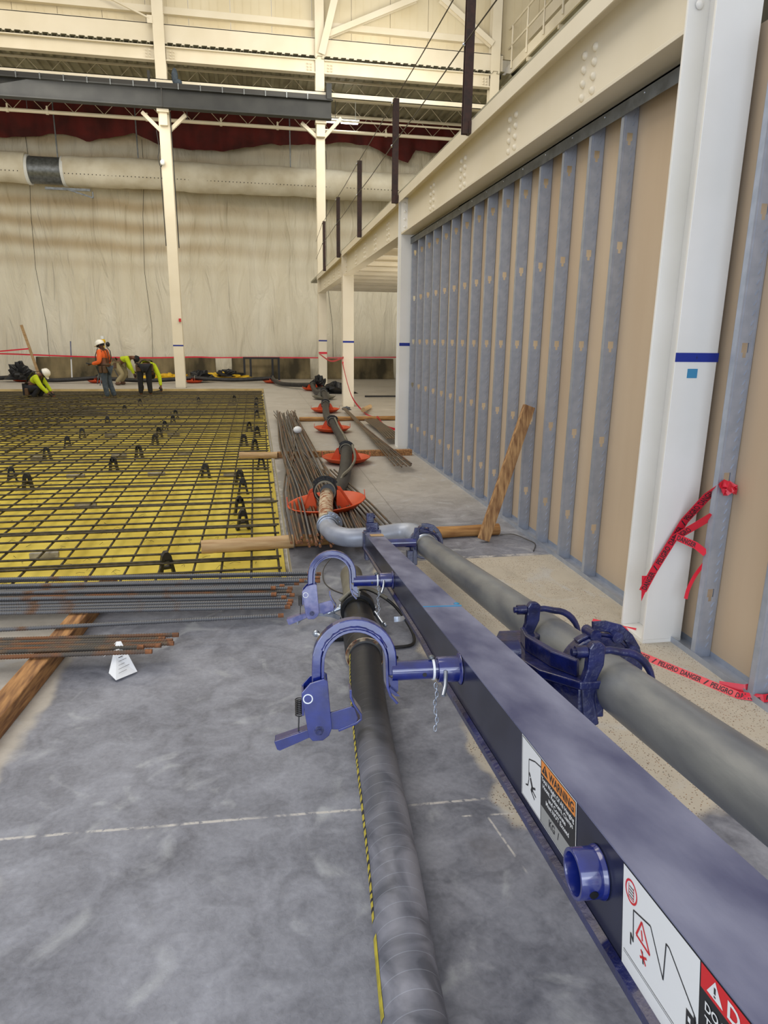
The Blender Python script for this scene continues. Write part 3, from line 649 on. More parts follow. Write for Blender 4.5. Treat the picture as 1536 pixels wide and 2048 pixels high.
m=M(); m.ball((-4.87,24.5,1.33),.07,10,0,(1,1,1.2)); build('laser_remote',m,'black',t)
for a in (.3,2.4,4.5): m=M(); m.cyl((-5.02,24.5,1.22),(-5.02+.5*math.cos(a),24.5+.5*math.sin(a),.0),.018,6); build('leg',m,'galv_dark',t)
def ribbon(name,pts,w,label,mat_='tape_red',up=(0,0,1),parent=None):
    m=M(); m.sweep(pts,[(-.0008,-w/2),(.0008,-w/2),(.0008,w/2),(-.0008,w/2)],up,smooth=False); o=build(name,m,mat_,parent)
    if parent is None: tag(o,label,'caution tape')
    return o
ribbon('danger_tape',smooth_path([(-12,27.3,.98),(-9,27.2,.93),(-7.95,27.15,.90),(-6,27.2,.84),(-4,27.3,.82),(-2.3,27.3,.86),(-1.5,27.3,.84),(0,27.3,.86),(2.4,27.3,.86),(4,27.3,.88),(5.6,27.3,.9)],4),.05,'long red tape strung level in front of the barriers')
ribbon('danger_tape',[(-12,26.9,.93),(-9.1,26.95,1.02),(-8.1,27.0,1.12)],.05,'short red tape rising to the leaning wooden stake')
P=smooth_path([(2.05,22.94,1.12),(2.02,19,1.0),(2.03,16.37,1.16),(2.03,16.36,1.13),(2.05,16.3,.9),(2.15,15.6,.3),(2.3,14.6,.03),(2.38,13.8,.02),(2.32,13.1,.11),(2.33,12.5,.03),(2.45,11.9,.02),(2.9,11.3,.02)],6)
ribbon('danger_tape',P,.045,'red tape drooping from the third cream column to the floor')
# ================================================================ REBAR MAT
mat_=empty('rebar_mat',(-4,13,PZ),'large tied grid of steel rebar over the yellow sheet','rebar mat')
x=.12; k=0
while x>-9.2:
    y0=PY0+.12; m=M(); j=random.uniform(-.015,.015)
    rebar(m,[(x+j,y0,-.078),(x-.01+j*2,9,-.080),(x+.02-j,15,-.078),(x+j,PY1-.2,-.078)],.0095,6)
    build('lengthwise_bar',m,'mat_bar',mat_); x-=.215 if x>-.4 else .242
y=4.58; k=0
while y<22.3:
    xe=.16+random.uniform(-.06,.0); tilt=.012*random.uniform(-1,1)
    m=M(); xl=-3-y*.42
    rebar(m,[(xl,y+tilt,-.058),(-1.5,y+random.uniform(-.01,.01),-.06),(xe,y-tilt,-.058)],.0095,6,ribs=False)
    if y<22.1 and (k%4==2 or (y>9 and k%3==0)): rebar(m,[(xl,y+.05,-.054),(xe+.02,y+.035,-.056)],.0095,6)
    build('crosswise_bar',m,'mat_bar',mat_); y+=.235+random.uniform(-.015,.015); k+=1
DG=[((-4.411,12.665),(-4.461,18.57)),((-4.704,13.543),(-4.729,18.88)),((-4.838,13.945),(-4.841,19.037)),((-4.153,11.89),(-4.155,16.7)),((-5.069,14.639),(-4.973,18.597)),((-5.496,15.922),(-5.461,19.068)),((-5.961,17.316),(-6.167,20.225)),((-3.587,10.389),(-3.996,16.944)),((-5.257,15.205),(-4.466,19.018)),((-5.758,16.707),(-5.126,19.681)),((-4.391,13.365),(-4.118,18.551)),((-3.998,11.423),(-3.968,16.586))]
for a,b in DG:
    m=M(); rebar(m,[(a[0],a[1],-.03),(b[0],b[1],-.03)],.011,6)
    tag(build('rebar',m,'mat_bar'),'loose lengthwise rebar lying on top of the mat near the crouching worker','rebar','loose bars on the far left of the mat')
for k in range(16):
    y=13.6+.5*k+random.uniform(-.1,.1); sk=random.uniform(-.9,.3); m=M(); xr=-3.0-random.random()*1.2
    rebar(m,[(-9,y+sk-.8,-.038),(-6,y+sk*.4-.2,-.036),(xr,y,-.036)],.011,6)
    tag(build('rebar',m,'mat_bar'),'loose bar lying askew across the far left of the mat','rebar','skewed bars across the far left of the mat')
# bar supports (black A chairs)
CH=[(-3.102,16.887),(-3.028,18.613),(-1.814,15.728),(-1.75,14.614),(-1.579,19.086),(-3.028,14.562),(-3.082,12.685),(-1.773,12.676),(-1.794,13.655),(-3.069,11.644),(-3.068,10.499),(-1.712,11.71),(-1.784,10.522),(-1.949,9.492),(-3.032,8.894),(-2.716,8.441),(-.696,8.848),(-.203,7.833),(-.249,8.348),(-.218,6.89),(-.177,6.306),(.02,9.316),(-.249,11.549),(-.181,13.347),(-.03,12.624),(-.03,15.575),(-.04,17.365),(-.071,10.993),(-.03,18.989),(-.643,19.636),(-.724,5.076)]
m=M(); T=lambda a,b,c:(a,c,b)
for s in (-1,1):
    m.prism([(s*.012,.16),(s*.034,.16),(s*.062,.004),(s*.038,.004)][::s],-.03,.03,T)
m.prism([(-.034,.16),(-.012,.19),(.012,.19),(.034,.16),(.02,.13),(-.02,.13)],-.03,.03,T); m.box(-.035,.035,-.026,.026,.055,.075); m.box(-.07,-.035,-.035,.035,0,.006); m.box(.035,.07,-.035,.035,0,.006)
ch0=build('bar_chair',m,'black_plastic',origin=(0,0,0))
for k,(x,y) in enumerate(CH):
    o=ch0 if k==0 else ch0.copy()
    if k: COL.objects.link(o)
    o.location=(x,y,PZ+.004); o.rotation_euler=(0,0,random.uniform(-.35,.35)); 
    lab='black plastic A-shaped chair holding up the rebar mat'
    if y<5.2: lab='black A-shaped bar chair nearest the front edge of the recess'
    tag(o,lab,'bar support','black bar chairs under the mat' )
BK=[(-1.762,5.666),(-1.842,7.433),(-2.326,9.039),(-1.336,9.048),(-2.077,10.56),(-1.132,10.636),(-2.3,14.59),(-1.542,12.835),(-3.2,10.534),(-2.628,12.812),(.03,7.357),(-.363,8.883),(-.679,18.709)]
m=M(); m.box(-.11,.11,-.022,.022,0,.045)
b0=build('concrete_spacer',m,'concrete_block',origin=(0,0,0),bev=.005)
for k,(x,y) in enumerate(BK):
    o=b0 if k==0 else b0.copy()
    if k: COL.objects.link(o)
    o.location=(x,y,PZ+.004); o.rotation_euler=(0,0,random.uniform(-.1,.1))
    tag(o,'pale grey concrete spacer nearest the front, under the left of the mat' if k==0 else 'small grey concrete spacer block under the rebar mat','spacer block','concrete spacers under the mat')
# tie wire offcuts: nobody could count them
m=M()
for k in range(260):
    x=random.uniform(-3,.1); y=PY0+.3+random.random()**1.6*7; a=random.uniform(0,6.3); l=random.uniform(.03,.09)
    m.tube([(x,y,PZ+.012),(x+l*.5*math.cos(a),y+l*.5*math.sin(a),PZ+.02+random.random()*.01),(x+l*math.cos(a+.6),y+l*math.sin(a+.6),PZ+.012)],.0014,4)
o=build('tie_wire_offcuts',m,'ink'); tag(o,'scattered dark tie wire clippings on the yellow sheet','wire'); o['kind']='stuff'
# ---------------------------------------------------------------- loose rebar in front of the recess
FB=[((-1.629,4.349),(.369,4.175)),((-1.598,4.255),(.356,4.10)),((-1.586,4.218),(.351,4.044)),((-1.565,4.156),(.216,4.02)),((-1.545,4.095),(.171,3.938)),((-1.528,4.044),(.163,3.888)),((-1.511,3.994),(.178,3.827)),((-1.495,3.945),(.128,3.794)),((-1.476,3.89),(.164,3.732)),((-1.461,3.844),(.155,3.687)),((-1.446,3.798),(.142,3.643)),((-1.368,3.565),(.10,3.526))]
SB=[((-1.325,3.436),(-.446,3.355)),((-1.313,3.399),(-.508,3.317)),((-1.303,3.368),(-.468,3.287)),((-1.293,3.339),(-.459,3.256)),((-1.285,3.315),(-.518,3.242)),((-1.275,3.286),(-.6,3.233)),((-1.256,3.229),(-.553,3.18))]
def loose(a,b,mt,lab,grp,z=.104,ext=1.6,r=.0105):
    d=(Vector(a)-Vector(b)).normalized()
    A=Vector((a[0]+d.x*ext,a[1]+d.y*ext,z)); B=Vector((b[0],b[1],z))
    m=M(); C_=A.lerp(B,ext/(A-B).length*.9); m.tube([A,C_],r,8); rebar(m,[C_,B],r,8,ribs=True)
    o=build('rebar',m,mt); tag(o,lab,'rebar',grp)
    m=M(); m.cyl(B-(B-A).normalized()*.03,B+(B-A).normalized()*.001,r+.0022,8); build('rusty_end',m,'rust_tip',o)
for k,(a,b) in enumerate(FB):
    lab='single ribbed rebar lying apart in front of the wide bundle' if k==11 else ('longest ribbed bar of the wide bundle, against the recess' if k==0 else 'ribbed steel bar in the wide bundle before the yellow recess')
    loose(a,b,'bar_steel' if k!=5 else 'bar_rust',lab,'wide bundle of ribbed bars along the recess')
for k in range(7): # bars lying in the second row of the wide bundle
    a,b=FB[k]; loose((a[0],a[1]-.03),(b[0]-.06-.05*random.random(),b[1]-.035),'bar_steel','ribbed steel bar in the wide bundle before the yellow recess','wide bundle of ribbed bars along the recess',z=.105 if k%2 else .126)
for k,(a,b) in enumerate(SB): loose(a,b,'bar_dark' if k%2 else 'bar_rust','rusty-ended bar in the small bundle over the square timber','small bundle of bars over the square timber')
m=M(); m.bar((-.98,4.36,.045),(-1.17,2.2,.045),.10,.088); tag(build('square_timber',m,'wood_lumber',bev=.006),'rough square timber under the bar ends at the left photo edge','timber')
pt=empty('paper_tag',(-.70,3.25,0),'folded white paper tag hanging off the small bar bundle','tag')
Q=[Vector(p) for p in ((-.735,3.275,.125),(-.71,3.265,.13),(-.625,3.16,.012),(-.71,3.085,.012),(-.75,3.13,.03))]
m=M(); m.add(Q+[q+Vector((0,.0,-.001)) for q in Q],[(0,1,2,3,4),(9,8,7,6,5),(0,1,6,5),(1,2,7,6),(2,3,8,7),(3,4,9,8),(4,0,5,9)]); build('sheet',m,'paper',pt)
m=M(); m.add([(-.735,3.275,.125),(-.79,3.22,.07),(-.75,3.24,.10)],[(0,1,2)]); build('flap',m,'paper',pt)
m=M()
for k in range(7):
    t=.25+.1*k; a=Q[0].lerp(Q[3],t)+Vector((.01,-.002,.003)); b=Q[1].lerp(Q[2],t)+Vector((-.012,-.002,.003)); m.bar(a.lerp(b,.05),a.lerp(b,.9 if k%2 else .6),.002 if k!=2 else .006,.0006)
build('print',m,'ink',pt)
# tall bundle lying lengthwise
for k in range(46):
    row=k%3; u=(k+.5)/46; xn=.225+.56*u+random.uniform(-.02,.02); xf=.30+.46*((u*1.0+random.uniform(-.13,.13))%1.0); xm=(xn+xf)/2+.035*random.uniform(-1,1)-(.05 if u<.4 else 0)
    y0=4.78+random.uniform(-.05,.12)+(.05 if u>.5 else 0); z=.115+.021*row
    m=M(); P=smooth_path([(xn,y0,z),(xn+.01,6.6,z+random.uniform(-.01,.01)),(xm,9.2,z-.01),(xm*.5+xf*.5,11.5,z),(xf,13.6+random.uniform(-.3,.6),z)],3)
    rebar(m,P,.0095,6); o=build('rebar',m,('bar_dark','bar_rust','bar_dark','bar_steel')[k%4]); tag(o,'long dark bar in the tall bundle running beside the right edge of the mat','rebar','tall bundle of long bars beside the mat')
    m=M(); m.cyl(Vector(P[0])+Vector((0,.02,0)),Vector(P[0])-Vector((0,.001,0)),.0108,6); build('rusty_end',m,'rust_tip',o)
for k in range(9):
    y=4.9+.02*k; x=.72+.045*k; m=M(); rebar(m,[(x,y,.10),(x-.06,6.0,.10),(x-.22,7.8,.10)],.0095,6); tag(build('rebar',m,'bar_dark'),'dark bar fanning out of the tall bundle behind the pipe elbow','rebar','bars fanned out behind the pipe elbow')
m=M(); m.ball((.60,10.6,.21),.07,12,0,(1,1,.8)); tag(build('paper_ball',m,'paper'),'crumpled white tag on top of the tall bundle','paper')
for k in range(7):
    m=M(); rebar(m,[(1.64+.035*k,8.05-.05*(k%3),.085+.01*(k%2)),(1.78+.012*k,11.5,.09),(1.865+.012*k,15.1,.09)],.0095,6); tag(build('rebar',m,'bar_dark'),'bar in the narrow bundle slanting between hose discs and stud wall','rebar','narrow bundle right of the hose')
m=M(); rebar(m,[(1.86,8.07,.10),(1.84,10,.10),(1.82,12.4,.1)],.0095,6); tag(build('rebar',m,'bar_rust'),'outermost bar right of the narrow bundle, ending nearest the studs','rebar')
for k in range(12):
    m=M(); x=1.97+.022*k; rebar(m,[(x,10.3,.085+.012*(k%2)),(x+.06,11.5,.085),(x+.05,12.9+.05*(k%3),.085)],.0095,6); tag(build('rebar',m,'bar_dark'),'short bar in the low stack behind the second white column','rebar','short bars behind the second white column')
# logs and timbers
def log(a,b,r,mt,lab,name='wooden_log'):
    m=M(); A=Vector(a);B=Vector(b); P=[A.lerp(B,i/10) for i in range(11)]; m.tube(P,[r*(1+.05*math.sin(i*2.1)) for i in range(11)],16); tag(build(name,m,mt,bev=.006),lab,'log')
log((-.46,5.05,.055),(.235,5.10,.055),.052,'wood_pale','pale round log lying from the rebar mat onto the slab, nearest')
log((.25,5.13,.05),(1.97,5.22,.05),.048,'wood_orange','orange-brown round log under the leaning stick, its left under the pipe')
log((-.27,9.25,.05),(.24,9.2,.05),.045,'wood_pale','pale round log end on the mat, middle one')
m=M(); m.bar((.24,9.28,.04),(2.14,9.3,.04),.09,.08); tag(build('square_timber',m,'wood_lumber',bev=.005),'square timber crossing under the bundles toward the second white column','timber')
log((.8,13.45,.045),(2.75,13.5,.045),.043,'wood_orange','round log across the floor behind the second orange-red disc')
log((2.24,14.5,.11),(2.62,15.9,.045),.05,'wood_pale','short pale log propped near the third cream column')
m=M(); m.bar((1.775,5.03,.02),(2.155,5.17,1.09),.095,.045,(0,1,0)); tag(build('leaning_stick',m,'wood_stick',bev=.004),'split wooden stick leaning from the log against a stud','stick')
m=M(); m.tube(smooth_path([(1.98,5.2,.005),(2.08,5.15,.02),(2.15,5.02,.01),(2.17,4.9,.008),(2.08,4.72,.006)],5),.0035,5); tag(build('wire_scrap',m,'cable'),'thin bent wire scrap beside the log end at the studs','wire')
m=M(); m.tube([(3,19.1,.02),(8,19.1,.02)],.03,6); tag(build('floor_bar',m,'black'),'straight dark bar lying on the far floor behind third cream column','bar')
# ================================================================ THE BOOM, ITS PIPE AND CLAMPS (own axes: u across, s along towards far end, v up)
PF=Vector((1.085,4.27,.245)); DD=(PF-Vector((.88,1.02,.795))).normalized(); UU=DD.cross(Vector((0,0,1))).normalized(); VV=UU.cross(DD)
def B(u,s,v): return PF+UU*u+DD*s+VV*v
bm_=empty('placing_boom',B(-.35,-2,.0),'long dark blue steel boom of square tube with warning stickers','boom')
# square tube, slightly deeper towards the camera; weld seam part-way
sec=[(.05,-.408,-.30,-.018),(-1.2,-.408,-.289,-.028),(-2.22,-.408,-.275,-.036),(-2.62,-.408,-.266,-.058),(-3.8,-.408,-.252,-.068),(-5.2,-.408,-.245,-.078)]
def tubeparts():
    top=M();side=M();low=M()
    for (s,a,b,c),(s2,a2,b2,c2) in zip(sec,sec[1:]):
        top.add([B(a,s,.086),B(b,s,.086),B(b2,s2,.086),B(a2,s2,.086),B(a,s,.083),B(b,s,.083),B(b2,s2,.083),B(a2,s2,.083)],[(0,1,2,3),(0,4,7,3),(1,2,6,5)])
        side.add([B(a,s,.083),B(a,s,c),B(b,s,c),B(b,s,.083),B(a2,s2,.083),B(a2,s2,c2),B(b2,s2,c2),B(b2,s2,.083)],[(0,1,5,4),(1,2,6,5),(2,3,7,6)])
        low.add([B(a-.012,s,c+.010),B(a-.012,s,c-.004),B(b+.006,s,c-.004),B(b+.006,s,c+.01),B(a-.001,s,c+.014),B(a2-.012,s2,c2+.010),B(a2-.012,s2,c2-.004),B(b2+.006,s2,c2-.004),B(b2+.006,s2,c2+.01),B(a2-.001,s2,c2+.014)],[(0,1,6,5),(1,2,7,6),(2,3,8,7),(0,4,9,5)])
    s,a,b,c=sec[0]; side.add([B(a,s,.086),B(b,s,.086),B(b,s,c),B(a,s,c)],[(0,1,2,3)])
    return top,side,low
tp_,sd_,lo_=tubeparts()
build('boom_side_walls',sd_,'navy_gloss',bm_,fix=False); o=build('boom_top_plate',tp_,'navy_top',bm_,fix=False); o['label']='dusty scuffed top plate'; build('bottom_flange',lo_,'blue_cast',bm_,fix=False)
m=M(); m.tube([B(-.408,-2.226,.0865),B(-.30,-2.235,.0868),B(-.274,-2.235,.0868)],[.0022,.003,.004],8); m.ball(B(-.283,-2.20,.087),.011,8,0,(1,1,.35)); build('weld_seam',m,'tape_teal',bm_)
m=M(); m.prism([(-.42,-.03),(-.395,-.03),(-.395,.09),(-.42,.09)],-.02,.06,lambda a,b,c:B(a,c,b)); m.box(-.41,-.29,.05,.075,-.03,.10,B); build('end_plate',m,'blue_cast',bm_,bev=.003)
m=M(); m.prism([(-.385,.087),(-.30,.087),(-.30,.094),(-.385,.094)],-.20,-.12,lambda a,b,c:B(a,c,b)); o=build('pad',m,'wood_pale',bm_,bev=.002)
m=M(); m.box(-.39,-.31,.06,.12,.08,.15,B); m.box(-.385,-.335,.08,.12,.15,.215,B); m.cyl(B(-.39,.10,.115),B(-.30,.10,.115),.018,12); m.cyl(B(-.385,.1,.19),B(-.325,.1,.19),.014,10); m.box(-.405,-.38,.0,.09,.02,-.10,B); build('hinge_block',m,'blue_cast',bm_,bev=.003)
# sockets on the left face
def socket(s,v,pin=True):
    L=.062 if pin else .040; m=M(); m.lathe([(.034,.0),(.034,L),(.0285,L),(.0285,.0)],B(-.408,s,v),-UU,36); m.lathe([(0,.001),(.043 if pin else .037,.001),(.041 if pin else .036,.004),(.034,.008)],B(-.408,s,v),-UU,36)
    o=build('socket',m,'blue_paint',bm_,bev=.001)
    if not pin:
        m=M(); m.cyl(B(-.430,s-.0315,v-.011),B(-.430,s-.0335,v-.0115),.0062,14); build('pin_hole',m,'black',o)
        m=M(); m.cyl(B(-.4095,s,v),B(-.411,s,v),.027,24); build('socket_bottom',m,'navy_gloss',o)
    return o
socket(-2.781,.045); socket(-1.439,.035); socket(-3.632,.024,False)
# stickers
FT=lambda a,b,c:B(-.4085-c,-a,b)
def quad(m,a0,a1,b0,b1,c,mi): m.add([FT(a0,b0,c),FT(a1,b0,c),FT(a1,b1,c),FT(a0,b1,c)],[(0,1,2,3)],mi)
def stroke(m,pts,w,c,mi):
    for (x0,y0),(x1,y1) in zip(pts,pts[1:]):
        L=math.hypot(x1-x0,y1-y0) or 1e-6; nx,ny=-(y1-y0)/L*w/2,(x1-x0)/L*w/2
        m.add([FT(x0+nx,y0+ny,c),FT(x0-nx,y0-ny,c),FT(x1-nx,y1-ny,c),FT(x1+nx,y1+ny,c)],[(0,1,2,3)],mi)
SM=['white_flat','sticker_black','sticker_orange','sticker_grey','sticker_red','ink']
m=M()
quad(m,3.295,3.552,-.034,.0835,.0002,0); quad(m,3.2975,3.5495,-.0325,.082,.0004,1)
quad(m,3.300,3.398,-.031,.0805,.0006,0); quad(m,3.4005,3.548,.057,.0805,.0006,2); quad(m,3.4005,3.548,-.031,-.001,.0006,3)
text(m,'WARNING',3.437,.0615,.0145,.106,FT,.0009,5)
m.add([FT(3.404,.061,.0009),FT(3.432,.061,.0009),FT(3.418,.078,.0009)],[(0,1,2)],5); quad(m,3.4165,3.4195,.066,.073,.0011,2); quad(m,3.4165,3.4195,.0625,.0645,.0011,2)
for i,(t_,x0,x1) in enumerate((('Total Weight Of All Hanging',3.403,3.545),('Hoses, Reducers, Clamps',3.409,3.541),('and Concrete',3.437,3.512),('Must NOT Exceed',3.425,3.526))):
    text(m,t_,x0,.0455-.0115*i,.0078,x1-x0,FT,.0009,0)
text(m,'KG  /',3.440,-.019,.013,.045,FT,.0009,1)
stroke(m,[(3.3365,.010),(3.3365,.052),(3.369,.062),(3.3985,.066)],.0025,.0009,1)
stroke(m,[(3.3365,.012),(3.332,.0),(3.320,-.004)],.003,.0009,1); stroke(m,[(3.345,.020),(3.356,.006),(3.350,-.004)],.008,.0009,1); stroke(m,[(3.356,.006),(3.372,.012)],.004,.0009,1); stroke(m,[(3.350,-.002),(3.368,-.010)],.0035,.0009,1); stroke(m,[(3.356,.002),(3.375,-.002)],.003,.0009,1); stroke(m,[(3.345,.022),(3.338,.027)],.006,.0009,1)
o=build('warning_sticker',m,SM,bm_,fix=False); o['label']='white pictogram, orange WARNING band and white lettering on black'
m=M()
quad(m,3.703,4.17,-.062,.0835,.0002,1); quad(m,3.705,3.875,-.060,.0822,.0005,0); quad(m,3.877,4.17,.0555,.0822,.0005,4)
def circ(cx,cy,r,w,c,mi,n=28):
    for i in range(n):
        a=2*math.pi*i/n;b=2*math.pi*(i+1)/n
        m.add([FT(cx+r*math.cos(a),cy+r*math.sin(a),c),FT(cx+r*math.cos(b),cy+r*math.sin(b),c),FT(cx+(r-w)*math.cos(b),cy+(r-w)*math.sin(b),c),FT(cx+(r-w)*math.cos(a),cy+(r-w)*math.sin(a),c)],[(0,1,2,3)],mi)
circ(3.7265,.0575,.0155,.0028,.0008,4)
for i in range(4): stroke(m,[(3.7215,.063-.004*i),(3.7325,.063-.004*i)],.0014,.0008,5)
stroke(m,[(3.720,.066),(3.720,.048),(3.733,.048),(3.733,.066)],.0012,.0008,4)
stroke(m,[(3.7345,-.004),(3.7335,.038),(3.775,.047),(3.8055,.003),(3.8100,.051),(3.8165,.051),(3.869,.014)],.0022,.0009,5)
stroke(m,[(3.7345,-.004),(3.728,.004),(3.728,-.012)],.003,.0009,5)
stroke(m,[(3.7545,.037),(3.7415,.0115),(3.775,.0095),(3.7545,.037)],.0032,.0009,4); stroke(m,[(3.754,.026),(3.757,.014)],.003,.0009,4)
stroke(m,[(3.752,-.010),(3.768,-.001)],.003,.0009,4); stroke(m,[(3.766,-.012),(3.754,.001)],.003,.0009,4); stroke(m,[(3.757,.001),(3.760,-.014)],.003,.0008,5)
quad(m,3.853,3.872,-.012,.010,.0009,5); quad(m,3.857,3.862,-.002,.004,.0011,0); stroke(m,[(3.869,.014),(3.872,-.012)],.004,.0009,5); stroke(m,[(3.71,-.030),(3.872,-.030)],.0008,.0009,5); stroke(m,[(3.71,-.033),(3.872,-.033)],.0006,.0009,5)
m.add([FT(3.888,.060,.0008),FT(3.915,.060,.0008),FT(3.9015,.0795,.0008)],[(0,1,2)],0); quad(m,3.900,3.903,.066,.073,.001,5); quad(m,3.900,3.903,.0622,.0642,.001,5)
text(m,'DANGER',3.922,.0605,.0175,.118,FT,.0009,0); text(m,'DO NOT STAND UNDER',3.886,.037,.0095,.17,FT,.0009,0); text(m,'THE BOOM',3.886,.022,.0095,.08,FT,.0009,0)
o=build('danger_sticker',m,SM,bm_,fix=False); o['label']='white machine pictogram beside a red danger heading'
# brackets on the right carrying the pipe
m=M(); m.tube([B(-.27,-2.60,.03),B(-.19,-2.60,.03)],.034,20); 
m.prism([(-.18,-2.37),(-.10,-2.37),(-.06,-2.40),(-.06,-2.44),(-.13,-2.50),(-.15,-2.58),(-.13,-2.74),(-.10,-2.83),(-.03,-2.85),(-.03,-2.89),(-.12,-2.89),(-.19,-2.78),(-.22,-2.6),(-.21,-2.44)],-.012,.010,lambda a,b,c:B(a,b,c+.02))
m.prism([(-.135,-2.50),(-.15,-2.58),(-.13,-2.74),(-.10,-2.84),(-.115,-2.85),(-.15,-2.76),(-.168,-2.6),(-.15,-2.5)],.010,.055,lambda a,b,c:B(a,b,c+.02))
m.prism([(-.15,-2.72),(-.10,-2.84),(-.05,-2.86),(-.05,-2.88),(-.12,-2.88),(-.17,-2.76)],-.09,-.012,lambda a,b,c:B(a,b,c+.02))
build('saddle_casting',m,'blue_cast',bm_,bev=.004)
for s in (-2.40,-2.875):
    m=M(); m.prism([(-.105,-.10),(-.065,-.085),(-.078,-.02),(-.074,.03),(-.055,.07),(-.05,.118),(-.062,.130),(-.085,.130),(-.095,.115),(-.10,.06),(-.115,.02)],-.013,.013,lambda a,b,c:B(a,s+c,b)); o=build('saddle_plate',m,'blue_cast',bm_,bev=.004)
    m=M(); m.cyl(B(-.135,s,.105),B(-.055,s,.105),.0085,12); m.cyl(B(-.128,s,.105),B(-.098,s,.105),.016,6); m.cyl(B(-.138,s,.105),B(-.128,s,.105),.010,12); build('bolt',m,'blue_cast',o)
    P=[B(-.06,s,.105),B(-.035,s,.106)]+[B(.086*math.sin(a),s,.086*math.cos(a)+.012*math.cos(a)) for a in [x*.19 for x in range(0,10)]]
    m=M(); m.tube(P,[.010,.010]+[.011]*5+[.010,.009,.008,.006,.003],12); build('hook_rod',m,'blue_cast',o)
for s in (-.12,):
    m=M(); m.tube([B(-.31,s,.03),B(-.08,s,.03)],.030,18); build('far_arm',m,'blue_paint',bm_)
    m=M(); m.prism([(-.10,-.12),(-.07,-.12),(-.07,-.02),(-.075,.03),(-.055,.07),(-.055,.13),(-.085,.13),(-.10,.06)],-.012,.012,lambda a,b,c:B(a,s+c,b)); m.box(-.14,-.10,s-.03,s+.03,-.10,-.02,B); build('saddle_plate',m,'blue_cast',bm_,bev=.003)
    m=M(); m.tube([B(-.06,s,.11)]+[B(.09*math.sin(a),s,.10*math.cos(a)) for a in (0,.3,.6,.9,1.2,1.5)],.008,8); build('hook_rod',m,'blue_cast',bm_)
# delivery pipe
dp=empty('delivery_pipe',B(0,-2,0),'long grey steel concrete pipe running beside the boom on its right','pipe')
m=M(); P=[B(0,.0-.26*i,0) for i in range(21)]; m.tube(P,.07,40); build('pipe_barrel',m,'pipe_grey',dp)
m=M(); m.lathe([(.070,-.02),(.079,-.018),(.079,.012),(.070,.016)],B(0,-.04,0),DD,36); build('end_collar',m,'galv_bright',dp)
def coupling(s,lab,o=None,ctr=None,ax=None,R=.071):
    c=ctr or B(0,s,0); ax=ax or DD
    e=empty('pipe_coupling',c,lab,'coupling'); up=VV
    m=M(); m.ring(c,ax,R,.032,.050,40); build('ring',m,'blue_cast',e,bev=.004)
    m=M(); m.ring(c,ax,R+.032,.008,.030,36,0,-.6,1.5,up); 
    x=(UU*.0+VV); 
    for a in (-.15,.45,1.0):
        p=c+(VV*math.cos(a)+UU*math.sin(a))*(R+.040); m.cyl(p-ax*.032,p+ax*.032,.016,14)
    build('hinge_lugs',m,'blue_cast',e,bev=.002)
    m=M(); q=[c+(VV*math.cos(a)+UU*math.sin(a))*(R+.062-.01*abs(a-.5)) for a in (-.1,.2,.5,.8,1.1,1.4,1.7)]; m.sweep(q,[(-.015,-.006),(.015,-.006),(.015,.006),(-.015,.006)],ax); build('lever',m,'blue_cast',e,bev=.002)
    return e
coupling(-2.72,'dark blue hinged coupling round the grey pipe between the two near saddle plates')
coupling(.03,'dark blue hinged coupling at the far end of the grey pipe, by the elbow')
